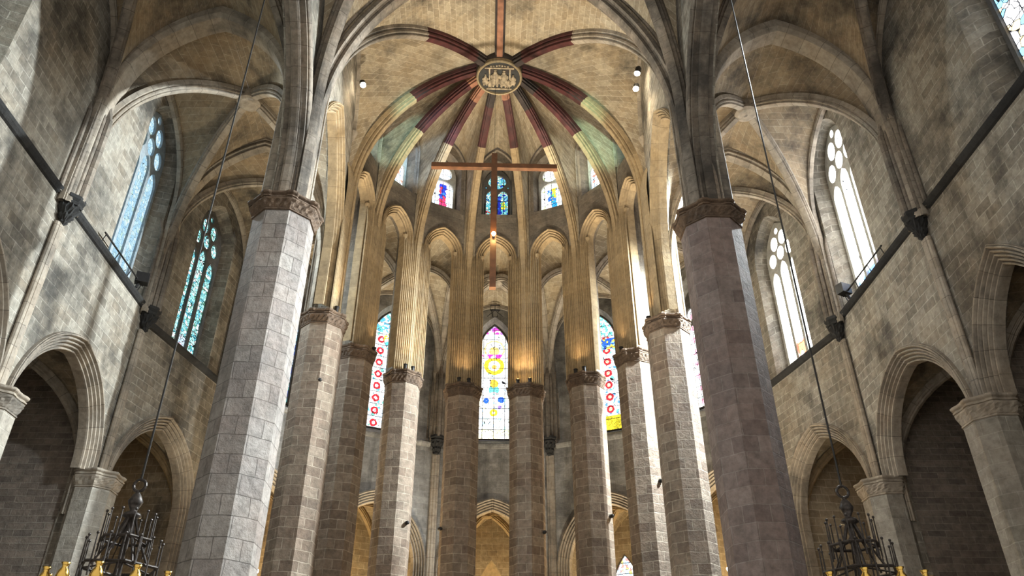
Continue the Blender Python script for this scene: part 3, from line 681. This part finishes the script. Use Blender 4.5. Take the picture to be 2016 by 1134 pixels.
# ------------------------------------------------------------------ aisles and ambulatory
def chapel(fr, hw, uc, depth, mat, name, zcrown=12.5, zsp=9.3, label=None, ribmat='rib', niche=None, lamp=None, narrow=0.0, nu=0.0):
    """Side chapel behind an arch: two side walls, a back wall, a small rib vault."""
    w0, w1 = hw + .1, hw + .1 - narrow
    q = [fr.xy(uc - w0, -.40), fr.xy(uc + w0, -.40), fr.xy(uc + w1, -depth), fr.xy(uc - w1, -depth)]
    mb = MB()
    for (p, r, L) in ((q[1], q[2], depth), (q[3], q[0], depth)):
        mb.face([(*p, 0), (*r, 0), (*r, 13), (*p, 13)], [(0, 0), (L, 0), (L, 13), (0, 13)])
    fb = Frame(q[3], q[2])
    if niche:
        lp = arch_loop(*niche[:4], fb.L / 2 + nu); panel(mb, fb, rect(0, fb.L, 0, 13), [(lp, lp)], .3)
        mb.face([fb.p(fb.L / 2 - 1.5, niche[1] - .3, -.28), fb.p(fb.L / 2 + 1.5, niche[1] - .3, -.28), fb.p(fb.L / 2 + 1.5, niche[3] + .3, -.28), fb.p(fb.L / 2 - 1.5, niche[3] + .3, -.28)], [(0, 0), (3, 0), (3, 5), (0, 5)], 1)
    else:
        mb.face([fb.p(0, 0), fb.p(fb.L, 0), fb.p(fb.L, 13), fb.p(0, 13)], [(0, 0), (fb.L, 0), (fb.L, 13), (0, 13)])
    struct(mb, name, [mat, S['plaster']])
    Kc = ((q[0][0] + q[2][0]) / 2, (q[0][1] + q[2][1]) / 2)
    cs = [(toward(p, Kc, .15), 7.5, zsp) for p in q]
    sd = [(q[i], q[(i + 1) % 4], 7.5, zsp + .3, zcrown + .4) for i in range(4)]
    polygon_bay('ceiling_chapel', Kc, cs, sd, zcrown, S['aisleweb'] if mat is S['chapel'] else S['web'], off=.2)
    root = empty('chapel_vault_rib', (*Kc, zcrown), label, 'rib', 'crossed ribs inside the chapels')
    for p in q:
        mb = MB(); sweep(mb, curve(toward(p, Kc, .15), Kc, 8.2, zsp, zcrown, na=14), rib_prof(.26, .26)); mb.build('rib_arm', S[ribmat], root)
    mb = MB(); mb.lathe((*Kc, zcrown - .12), [(.18, 0), (.24, .05), (.24, .4)], n=12); mb.build('boss', S[ribmat], root)
    for p in q[2:]:
        pp = toward(p, Kc, .2); mb = MB(); mb.lathe((*pp, 7.7), [(.03, 0), (.1, .15), (.2, .38), (.24, .46), (.24, .55)], n=8); mb.build('corbel', S['cap' if ribmat == 'rib' else 'gold'], root)
    return q, fb

def respond(x, y, d, label, big=True, z0=9.6):
    """Dark carved corbel at the string course with a slender shaft running down from it; d points into the room."""
    d = V(d).normalized()
    o = empty('corbel', (x, y, 14.7), label + ' carved corbel', 'corbel', 'dark corbels along the string course')
    mb = MB(); c = (x + d.x * .12, y + d.y * .12, 14.62)
    mb.lathe(c, [(.04, 0), (.11, .08), (.10, .14), (.2, .26), (.18, .36), (.28, .5), (.30, .62)], n=24, rf=lambda a, z: 1 + .16 * sin(8 * a + 14 * z))
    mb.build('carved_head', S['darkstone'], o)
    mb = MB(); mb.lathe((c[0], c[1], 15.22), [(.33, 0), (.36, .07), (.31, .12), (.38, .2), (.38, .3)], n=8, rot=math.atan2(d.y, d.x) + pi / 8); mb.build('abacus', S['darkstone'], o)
    n = V((-d.y, d.x)); mb = MB()
    for s in (-.12, 0, .12): mb.tube([(x + n.x * s + d.x * .04, y + n.y * s + d.y * .04, z) for z in (z0, 14.65)], .075 if s else .11, n=8)
    tag(mb.build('wall_shaft', S['rib']), label + ' slender shaft running down below its corbel', 'shaft', 'slender shafts on the outer walls')

def shaft_bundle(x, y, d, label, z1=19.3):
    d = V(d).normalized(); n = V((-d.y, d.x)); mb = MB()
    for k, (q, t, r) in enumerate(((-.50, .06, .07), (-.34, .20, .09), (-.17, .34, .08), (0, .42, .12), (.17, .34, .08), (.34, .20, .09), (.50, .06, .07))):
        mb.tube([(x + n.x * q + d.x * (t - b), y + n.y * q + d.y * (t - b), z) for z, b in ((15.45, 0), (17.5, 0), (z1 - .8, .02), (z1, .25))], r, n=8)
    tag(mb.build('shaft_bundle', S['ribdark']), label, 'shaft', 'bundled shafts on the outer walls')
def win_hole(u0, hw, z0, zs, zt, sp=.28): return (arch_loop(hw + sp, z0 - .35, zs, zt + sp, u0), arch_loop(hw, z0, zs, zt, u0))
PCH = mould_prof(.50, .45, 5, .10, .17)
glass_by = {}
for sg, side in ((-1, 'left'), (1, 'right')):
    # --- aisle bay beside the straight bay
    a, b = ((-WX, Y1), (-WX, YC)) if sg < 0 else ((WX, YC), (WX, Y1))
    fr = Frame(a, b); c = fr.L / 2
    uw = (22.1 - Y1) if sg < 0 else (YC - 22.05)
    ch = arch_loop(2.62, 0.0, 9.5, 12.65, c); wh = win_hole(uw, 1.22, 16.0, 21.2, 22.9, .2)
    mb = MB(); panel(mb, fr, notched(0, fr.L, 0, 24.2, [ch]), [wh], .62)
    struct(mb, 'wall_%s' % side, S['wall'])
    mb = MB(); arch_mould(mb, fr, c, 2.20, 9.5, 9.6, 12.2, PCH)
    tag(mb.build('chapel_arch', S['rib']), 'moulded pointed arch of the first full chapel in the %s aisle' % side, 'arch', 'pointed chapel arches of the aisles')
    new_window(fr, uw, 'tall pale blue hazy three-light window high in the left wall' if sg < 0 else 'tall glaring white three-light window above the right string course, with blue foot', 1.22, 16.0, 21.2, 22.9, -.5, G['haze' if sg < 0 else 'sunny2'], tmat='hazetracery' if sg < 0 else 'glaretracery')
    chapel(fr, 2.55, c, 5.2, S['chapel'], 'wall_%s_chapel' % side, label='stone vault ribs inside the first full chapel of the %s aisle' % side)
    # --- bay towards the viewer: three chapels, one large window
    a, b = ((-WX, 4.9), (-WX, Y1)) if sg < 0 else ((WX, Y1), (WX, 4.9))
    fr0 = Frame(a, b); c0 = fr0.L / 2
    hs = []
    us = [Y1 - 2.15 - 4.33 * k - 4.9 for k in range(3)]
    for k in range(3):
        u = us[k] if sg < 0 else fr0.L - us[k]
        l = arch_loop(1.95, 0.0, 9.5, 12.85, u); hs.append((l, l))
        mb = MB(); arch_mould(mb, fr0, u, 1.52, 9.5, 9.6, 12.35, PCH)
        tag(mb.build('chapel_arch', S['rib']), 'moulded chapel arch in the %s aisle, %s from the big pillar towards the viewer' % (side, ('first', 'second', 'third')[k]), 'arch', 'pointed chapel arches of the aisles')
        if k < 2: chapel(fr0, 1.85, u, 5.2, S['chapel'], 'wall_%s_chapel' % side, label='stone vault ribs inside the %s narrow chapel of the %s aisle near the viewer' % (('nearest', 'next')[1 - k] if False else ('farther', 'closer')[k], side))
    wh = (arch_loop(2.45, 15.7, 21.5, 24.6, c0 + sg * .1), arch_loop(2.0, 16.05, 21.4, 24.0, c0 + sg * .1))
    mb = MB(); panel(mb, fr0, notched(0, fr0.L, 0, 25.5, [h[0] for h in hs]), [wh], .75)
    struct(mb, 'wall_%s' % side, S['wall'])
    new_window(fr0, c0 + sg * .1, 'sliver of a large green and white window in the top left corner' if sg < 0 else 'large gold and blue window cut by the top right corner', 2.0, 16.05, 21.4, 24.0, -.6, G['nearL' if sg < 0 else 'near'], tmat='tracery')
    # --- chapel piers
    for k, yy in enumerate((YC, Y1, Y1 - 4.33, Y1 - 8.66)):
        o = empty('chapel_pier', (sg * WX, yy, 0), 'half-octagonal stone pier with carved capital in the %s aisle, %s from the apse' % (side, ('nearest', 'second', 'third', 'fourth')[k]), 'pier', 'piers between the side chapels')
        ap = .62 if k < 2 else .45
        mb = MB(); shaft_mesh(mb, (sg * WX, yy), ap, 0, 9.0, 0); mb.build('shaft', S['pier'], o)
        bnd, aba = capital_mesh((sg * WX, yy), ap, 9.0, .56, 0, n=48)
        cp = bnd.build('capital', S['rib'], o); cp['base'] = (sg * WX, yy, 0); aba.build('abacus', S['rib'], cp)
    for yy, nm in ((YC, 'far'), (Y1, 'near')):
        respond(sg * (WX - .05), yy, (-sg, 0), '%s %s-wall' % (nm, side))
        shaft_bundle(sg * WX, yy, (-sg, 0), 'bundle of slim dark shafts rising from the %s %s-wall corbel' % (nm, side))
    # --- string course, walkway rail
    mb = MB(); pr = [(0, -.12), (.07, -.09), (.14, -.01), (.17, .06), (.11, .11), (0, .14)]
    rows = [[(sg * (WX - x), yy, 15.5 + z) for x, z in pr] for yy in (4.9, 9, 13, 17.4)]
    mb.grid(rows, [[(j * .1, r * 4) for j in range(len(pr))] for r in range(4)])
    rows = [[(sg * (WX - x), yy, 15.5 + z) for x, z in pr] for yy in (18.3, 21, 23.65)]
    mb.grid(rows, [[(j * .1, r * 3) for j in range(len(pr))] for r in range(3)])
    rows = [[(sg * (WX - x) - sg * 0, 0, 0) for x, z in pr]]
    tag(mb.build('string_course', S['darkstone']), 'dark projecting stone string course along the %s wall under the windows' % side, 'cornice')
    mb = MB(); mb.tube([(sg * (WX - .2), yy, 15.85) for yy in (19.9, 21.5, 23.0)], .03)
    for yy in (20.0, 21.0, 22.0, 22.9): mb.tube([(sg * (WX - .12), yy, 15.6), (sg * (WX - .2), yy, 15.85)], .016)
    tag(mb.build('handrail', S['iron']), 'black iron rail on the %s string course below the tall window' % side, 'rail')
    o = empty('floodlight', (sg * (WX - .2), 22.75, 15.6), 'dark floodlight sitting on the %s string course at the foot of the tall window' % side, 'floodlight')
    mb = MB(); mb.box((sg * (WX - .28), 22.7, 15.95), (.42, .3, .36), rz=.4); mb.build('housing', S['iron'], o)
    mb = MB(); mb.tube([(sg * (WX - .15), 22.7, 15.6), (sg * (WX - .25), 22.7, 15.9)], .05); mb.build('bracket', S['iron'], o)
    # --- aisle vaults
    def aisle_bay(y0, y1, zt, nm, first):
        Ka = (sg * (WX + A_X) / 2, (y0 + y1) / 2); C = [(sg * A_X, y0), (sg * WX, y0), (sg * WX, y1), (sg * A_X, y1)]
        d = (.62, .35, .35, .62); zsd = zt - (5.2 if first else 5.6)
        cs = [(toward(C[i], Ka, d[i]), 16.5, zsd) for i in range(4)]
        t0 = (sg * 6.7, y0), (sg * 12.0, y0); w0 = (sg * 12.15, y0 + .45), (sg * 12.15, y1 - .45)
        t1 = (sg * 12.0, y1), (sg * 6.7, y1); n0 = (sg * 6.35, y1 - .7), (sg * 6.35, y0 + .7)
        tz = 23.3
        sd = [(*t0, 16.5, 19.4, tz), (*w0, 16.5, 19.8, zt + .3), (*t1, 16.5, 19.4, tz), (*n0, 16.5, 17.6, zt + .1)]
        polygon_bay('ceiling_%s_aisle' % side, Ka, cs, sd, zt, S['aisleweb'], off=.3)
        for i in range(4):
            if not first and i in (0, 1): pass
            rib_obj('aisle_rib', [(toward(C[i], Ka, d[i]), Ka, Z_CAP, zsd, zt)], rib_prof(.36, .36), S['ribdark' if not first else 'rib'],
                    '%s aisle diagonal rib %s, springing from the %s' % (side, 'beside the apse' if first else 'overhead', ('nearer pillar', 'nearer wall corbel', 'farther wall corbel', 'farther pillar')[i]), 'rib', 'diagonal ribs of the aisle vaults')
        mb = MB(); mb.lathe((*Ka, zt - .16), [(.0, -.02), (.3, 0), (.42, .06), (.42, .14), (.34, .2), (.34, .5)], n=20, rf=lambda a, z: 1 + .05 * sin(10 * a))
        tag(mb.build('boss', S['rib']), 'carved round boss at the crown of the %s aisle bay %s' % (side, 'beside the apse' if first else 'nearer the viewer'), 'boss')
        mb = MB()
        for F in w0: sweep(mb, curve(F, mid(*w0), Z_CAP, 19.8, zt + .2), rib_prof(.24, .2))
        tag(mb.build('wall_rib', S['rib']), 'slim wall rib curving over the %s aisle window %s' % (side, 'beside the apse' if first else 'nearer the viewer'), 'rib')
        return t0, t1
    aisle_bay(Y1, YC, 22.6, 'a', True)
    aisle_bay(4.9, Y1, 23.6, 'b', False)
    for yy, prf, nm in ((Y1, plain_prof(.8, .55), 'broad plain arch crossing the %s aisle beside the big pillar' % side), (YC, rib_prof(.6, .45), 'moulded arch crossing the %s aisle where the ambulatory begins' % side)):
        M = (sg * 9.35, yy)
        rib_obj('aisle_arch', [((sg * 11.95, yy), M, Z_CAP, 19.4, 23.05), ((sg * 6.75, yy), M, Z_CAP, 19.4, 23.05)], prf, S['rib'], nm, 'arch')

# ambulatory
AW = [('teal', 1.05, 'tall', 'narrow teal and green three-light window left of the biggest left pillar'), ('bluewhite', 1.0, 'tall', 'tall blue and white window half hidden behind the second pillar from left'),
      ('medal', .84, 'lancet', 'tall lancet window with a column of red medallions, left of the central window'), ('center', .82, 'lancet', 'bright central lancet window with yellow ring medallion and pink pointed top'),
      ('flower', .84, 'lancet', 'tall lancet window with red flowers and yellow foot, right of the central window'), ('cross', 1.0, 'tall', 'tall pale window with pink crosses behind the ninth pillar'),
      ('sunny', 1.05, 'tall', 'blinding white three-light window with red figure at foot, beside the big right pillar')]
AB = ['first ambulatory bay from left', 'second ambulatory bay from left', 'third ambulatory bay from left', 'central ambulatory bay', 'fifth ambulatory bay from left', 'sixth ambulatory bay from left', 'last ambulatory bay from left']
CH_Q = []
for b in range(7):
    A_, B_ = OUTER[b], OUTER[b + 1]; fr = Frame(A_, B_); c = fr.L / 2
    uc = c + {0: .25, 6: -.3}.get(b, 0); hw = AW[b][1]
    z0 = 15.65; zs, zt = (20.45, 22.1)
    ch = arch_loop(2.40, 0.0, 9.4, 12.55, c); wh = win_hole(uc, hw, z0, zs, zt, .22)
    mb = MB(); panel(mb, fr, notched(-.06, fr.L + .06, 0, 24.2, [ch]), [wh], .6)
    struct(mb, 'wall_ambulatory', S['wall' if b in (0, 6) else 'amb'])
    mb = MB(); arch_mould(mb, fr, c, 2.0, 0, 9.5, 12.1, PCH)
    tag(mb.build('chapel_arch', S['rib']), 'moulded chapel arch under the window of the %s' % AB[b], 'arch', 'chapel arches round the ambulatory')
    new_window(fr, uc, AW[b][3], hw, z0, zs, zt, -.45, G[AW[b][0]], style=AW[b][2], tmat='tracery' if b < 6 else 'glaretracery')
    q, fb = chapel(fr, 2.2, c, 4.6, S['web'], 'wall_ambulatory_chapel', label='golden lit vault ribs in the chapel behind the %s' % AB[b], ribmat='gold', narrow=.45, niche=(.8, 4.0, 8.8, 10.9), nu=-.75 if b == 4 else 0)
    CH_Q.append((q, fb))
    mb = MB(); pr = [(0, -.12), (.08, -.1), (.16, 0), (.18, .07), (.1, .12), (0, .14)]
    rows = [[fr.p(u, 15.12 + z, x) for x, z in pr] for u in (.35, c, fr.L - .35)]
    mb.grid(rows, [[(j * .1, r * 2) for j in range(len(pr))] for r in range(3)])
    tag(mb.build('string_course', S['darkstone' if b in (0, 6) else 'amb']), 'thin stone string course under the window of the %s' % AB[b], 'cornice', 'string courses of the ambulatory')
    # vault of the bay
    I0, I1 = APSE[b], APSE[b + 1]
    Ka = ((A_[0] + B_[0] + I0[0] + I1[0]) / 4, (A_[1] + B_[1] + I0[1] + I1[1]) / 4)
    C = [I0, A_, B_, I1]; d = (.5, .3, .3, .5)
    fi = Frame(I0, I1, -.62)
    cs = [(toward(C[i], Ka, d[i]), 16.5, 18.6) for i in range(4)]
    m0 = (toward(I0, A_, .65), toward(A_, I0, .3)); m1 = (toward(B_, I1, .3), toward(I1, B_, .65))
    wo = (fr.xy(.4, .12), fr.xy(fr.L - .4, .12)); ni = (fi.xy(fi.L - .4), fi.xy(.4))
    sd = [(*m0, 16.5, 19.4, 23.3), (*wo, 16.5, 20.2, 22.9), (*m1, 16.5, 19.4, 23.3), (*ni, 16.5, 21.6, 23.2)]
    polygon_bay('ceiling_ambulatory', Ka, cs, sd, 22.5, S['aisleweb' if b in (0, 6) else 'web'], off=.28)
    for i in range(4):
        rib_obj('ambulatory_rib', [(toward(C[i], Ka, d[i]), Ka, Z_CAP, 18.6, 22.5)], rib_prof(.3, .3), S['rib'],
                'ambulatory rib of the %s, springing from its %s' % (AB[b], ('left inner pillar', 'left wall corbel', 'right wall corbel', 'right inner pillar')[i]), 'rib', 'ribs of the ambulatory vault')
    mb = MB(); mb.lathe((*Ka, 22.3), [(.0, 0), (.25, .02), (.34, .08), (.34, .4)], n=16); tag(mb.build('boss', S['rib']), 'round boss crowning the vault of the %s' % AB[b], 'boss')
    mb = MB()
    for F in wo: sweep(mb, curve(F, mid(*wo), Z_CAP, 20.2, 22.8), rib_prof(.22, .2))
    tag(mb.build('wall_rib', S['rib']), 'slim wall rib over the window of the %s' % AB[b], 'rib', 'wall ribs of the ambulatory')
for j in range(1, 7):
    I0, A_ = APSE[j], OUTER[j]
    F0, F1 = toward(I0, A_, .65), toward(A_, I0, .3); M = mid(F0, F1)
    rib_obj('ambulatory_arch', [(F0, M, Z_CAP, 19.4, 23.0), (F1, M, Z_CAP, 19.4, 23.0)], rib_prof(.46, .4), S['rib'],
            'moulded arch crossing the ambulatory from the %s pillar from left to the outer wall' % ORD[j + 1], 'arch', 'arches crossing the ambulatory')
    d = (V(K) - V(A_)); shaft_bundle(*A_, d, 'bundle of dark shafts on the ambulatory wall, behind the %s pillar from left' % ORD[j + 1])
    respond(A_[0] + d.normalized().x * .05, A_[1] + d.normalized().y * .05, d, 'ambulatory wall, behind the %s pillar from left:' % ORD[j + 1], z0=0.0)

# ------------------------------------------------------------------ hanging cross
cy = 22.0
o = empty('hanging_cross', (-.14, cy, 15.34), 'large plain wooden cross hanging in front of the central windows', 'cross')
mb = MB(); mb.box((-.15, cy, 18.26), (.21, .2, 5.84)); mb.build('upright_beam', S['wood'], o)
for s in (-1, 1):
    mb = MB(); mb.box((-.15 + s * 1.2, cy, 20.6), (2.2, .18, .2)); mb.build('arm_beam', S['wood'], o)
o = empty('spotlight', (-.14, cy - .2, 17.4), 'small glowing spotlight on the upright of the hanging cross', 'lamp')
mb = MB(); mb.tube([(-.14, cy - .1, 17.36), (-.14, cy - .2, 17.36)], .05, 8); mb.build('housing', S['iron'], o)
mb = MB(); mb.sphere((-.14, cy - .25, 17.4), .075); mb.build('bulb', S['bulbw'], o)
lamp('spot_glow', 'POINT', (-.14, cy - .42, 17.4), 14, (1, .62, .22), o, .05)
mb = MB(); mb.tube([(-.15, cy, 21.15), (-.15, cy, 28.1)], .006, 4); tag(mb.build('hanging_cable', S['steel']), 'thin cable holding the wooden cross from the vault', 'cable')

# ------------------------------------------------------------------ lamps seen in the photograph
def spot_fixture(p, label, aim, e=0, col=(1, .8, .5), lit=True, r=.12, cat='lamp'):
    o = empty('spotlight', p, label, cat, None)
    mb = MB(); a = (V(aim) - V(p)).normalized(); q = V(p)
    mb.tube([q - a * .28, q - a * .2, q], [r * .6, r, r], 10); mb.build('housing', S['iron'], o)
    mb = MB(); mb.sphere(tuple(q + a * .02), r * .95); mb.build('bulb', S['bulb'] if lit else S['iron'], o, smooth=True)
    if e: lamp('spot_beam', 'SPOT', tuple(q + a * .14), e, col, o, .05, aim, 100)
    return o
spot_fixture((-5.45, 22.4, 25.1), 'glowing spotlight high on the left, under the apse vault', (-4.0, 21.2, 20.0), 260)
spot_fixture((5.42, 22.0, 24.8), 'lower of the two glowing spotlights high on the right under the apse vault', (4.2, 21.2, 19.0), 260)
spot_fixture((5.42, 21.5, 25.15), 'upper of the two glowing spotlights high on the right under the apse vault', (4.0, 22.8, 20.0), 160)
spot_fixture((-9.1, 31.6, 8.35), 'small lit lamp on the ambulatory wall, low behind the second pillar from left', (-6, 26, 8), 60)
spot_fixture((9.25, 31.4, 8.5), 'small lit lamp on the ambulatory wall, low behind the ninth pillar from left', (6, 26, 8), 60)
# uplights standing on the apse capitals
UP = [(1, .3), (2, -.25), (3, .0), (3, .35), (4, -.1), (4, .3), (5, -.28), (5, .22), (6, -.35), (6, .05), (7, -.1), (8, .1)]
for j, (i, s) in enumerate(UP):
    x, y = PILLARS[i]; d = (V(K) - V((x, y))).normalized() if i not in (1, 8) else V((-x / abs(x), -.4)).normalized(); n = V((-d.y, d.x)) * (-1)
    p = (x + d.x * .66 + n.x * s, y + d.y * .66 + n.y * s, Z_CAP + .06)
    o = empty('uplight', p, 'small %s uplight on the capital of the %s pillar from left, %s' % ('glowing' if i == 5 else 'black', ORD[i], 'its first' if j == 0 or UP[j - 1][0] != i else 'its second'), 'lamp', 'uplights on the apse capitals')
    mb = MB(); mb.lathe(p, [(.07, -.06), (.07, .1), (.09, .14), (.085, .16)], n=10); mb.build('housing', S['iron'], o)
    mb = MB(); mb.lathe((p[0], p[1], p[2] + .163), [(.06, 0), (.06, .01)], n=10); mb.build('lens', S['bulbw'] if i == 5 else S['iron'], o)
    q = (p[0] - d.x * .0, p[1] - d.y * .0, p[2] + .24)
    q = (p[0] + d.x * .1, p[1] + d.y * .1, p[2] + .24)
    lamp('uplight_beam', 'SPOT', q, 170 if i == 5 else 60, (1, .68, .34), o, .05, (x + d.x * .75 + n.x * s, y + d.y * .75 + n.y * s, 24), 80, .9)
# little spotlights clipped to pillar shafts
for i, z, s, lb in ((1, 12.6, .3, 'small black spotlight clipped to the second pillar from left'), (6, 9.6, .62, 'small black spotlight clipped to the seventh pillar from left'), (5, 9.3, .62, 'small black spotlight clipped to the sixth pillar from left'), (7, 10.2, .4, 'small black spotlight clipped to the eighth pillar from left'), (4, 9.4, -.62, 'small black spotlight clipped to the fifth pillar from left'), (3, 9.3, .62, 'small black spotlight clipped to the fourth pillar from left')):
    x, y = PILLARS[i]; p = (x + s, y - sqrt(max(.05, .62 ** 2 - s * s * .5)) - .05, z)
    spot_fixture(p, lb, (p[0] + .3, p[1] - 1, p[2] - .2), 0, lit=False, r=.07)
# iron lantern bracket above the central window
o = empty('iron_bracket', (0, 35.6, 22.4), 'black iron lantern bracket fixed above the central lancet window', 'bracket')
mb = MB(); z = 22.45; yb = 35.55
mb.tube([(-.25, yb, z), (.25, yb, z), (.25, yb, z + .3), (-.25, yb, z + .3), (-.25, yb, z)], .03)
mb.tube([(0, yb, z + .3), (0, yb, z)], .02); mb.build('frame', S['iron'], o)
mb = MB(); mb.tube([(-.18, yb, z), (-.12, yb + .1, z - .35), (.12, yb + .1, z - .35), (.18, yb, z)], .03); mb.tube([(-.4, yb + .3, z - .2), (0, yb, z), (.4, yb + .3, z - .2)], .02); mb.build('stay', S['iron'], o)

# ------------------------------------------------------------------ chandeliers
def chandelier(x, y, label, cable_label, ztop=21.7, lean=0.0):
    o = empty('chandelier', (x, y, 4.3), label, 'chandelier', 'wrought iron chandeliers')
    mb = MB(); mb.grid([[(x + (.1 + .025 * cos(2 * pi * k / 8)) * cos(a), y + .025 * sin(2 * pi * k / 8), 5.75 + (.1 + .025 * cos(2 * pi * k / 8)) * sin(a)) for k in range(8)] for a in [2 * pi * j / 14 for j in range(15)]], [[(0, 0)] * 8] * 15, close=True); mb.build('hook', S['chiron'], o)
    mb = MB(); mb.lathe((x, y, 4.3), [(.03, -.3), (.06, 0), (.05, .3), (.04, .55), (.10, .62), (.05, .7), (.03, .8), (.05, .88), (.15, .93), (.13, .98), (.05, 1.02), (.10, 1.12), (.12, 1.18), (.07, 1.28), (.03, 1.33), (.03, 1.36)], n=14); mb.build('stem', S['chiron'], o, smooth=True)
    for r, z, n2, h, nm in ((.40, 4.85, 12, .42, 'upper_crown'), (.60, 4.42, 16, .42, 'lower_crown')):
        mb = MB(); N = 6
        mb.tube([(x + r * cos(2 * pi * k / N), y + r * sin(2 * pi * k / N), z) for k in range(N + 1)], .025)
        for k in range(n2):
            a = 2 * pi * k / n2; cx_, cy_ = x + r * .95 * cos(a), y + r * .95 * sin(a)
            mb.tube([(cx_, cy_, z - .22), (cx_, cy_, z + h)], [.016, .010], 5); mb.sphere((cx_, cy_, z + h), .025, 6)
        for k in range(6):
            a = 2 * pi * k / 6; mb.tube([(x, y, z + .1), (x + r * cos(a), y + r * sin(a), z)], .016, 5)
        mb.build(nm, S['chiron'], o)
    mb = MB()
    for k in range(6):
        a = 2 * pi * k / 6 + .3; mb.tube([(x + .05 * cos(a), y + .05 * sin(a), 5.25), (x + .16 * cos(a), y + .16 * sin(a), 4.95), (x + .42 * cos(a), y + .42 * sin(a), 4.45)], .022, 5)
    mb.build('stay_rods', S['chiron'], o)
    mb = MB(); mb.tube([(x + 1.0 * cos(2 * pi * k / 24), y + 1.0 * sin(2 * pi * k / 24), 3.92) for k in range(25)], .03)
    for k in range(6): mb.tube([(x, y, 4.3), (x + cos(pi * k / 3), y + sin(pi * k / 3), 3.92)], .025, 5)
    mb.build('ring', S['chiron'], o)
    proto = None
    for k in range(12):
        a = 2 * pi * k / 12 + .15
        if not proto:
            mb = MB(); mb.lathe((x, y, 4.3), [(.03, -.25), (.10, -.2), (.12, -.1), (.09, 0), (.055, .05), (.05, .09), (.085, .14), (.08, .14), (.045, .09)], n=14); proto = q = mb.build('oil_cup', S['brass'], o, smooth=True); q.scale = (.8, .8, .8)
        else:
            q = proto.copy(); COL.objects.link(q); q.parent = o
        q.location = (cos(a), sin(a), -.12)
    mb = MB(); mb.tube([(x, y, 5.85), (x, y, 9), (x, y, 12), (x, y, 15), (x, y, ztop)], .018, 6)
    tag(mb.build('hanging_cable', S['steel']), cable_label, 'cable')
    mb = MB(); mb.tube([(x, y, 5.8), (x, y, 5.9)], .05, 8)
chandelier(-6.0, 13.05, 'dark wrought iron chandelier with brass oil cups hanging at lower left', 'long cable carrying the lower left chandelier')
chandelier(5.9, 13.05, 'dark wrought iron chandelier with brass oil cups hanging at lower right', 'long cable carrying the lower right chandelier')

# ------------------------------------------------------------------ light inside the ambulatory chapels
for b, (q, fb) in enumerate(CH_Q):
    cx_, cy_ = sum(p[0] for p in q) / 4, sum(p[1] for p in q) / 4
    lamp('chapel_lamp', 'POINT', (cx_, cy_, 5.2), 900 if b not in (0, 6) else 12, (1, .76, .42), None, .25)
q, fb = CH_Q[4]
new_window(fb, fb.L / 2 - .75, 'small pointed chapel window with coloured glass, low behind the eighth pillar', .8, 4.0, 8.8, 10.9, .02, G['chap'], style='lancet')
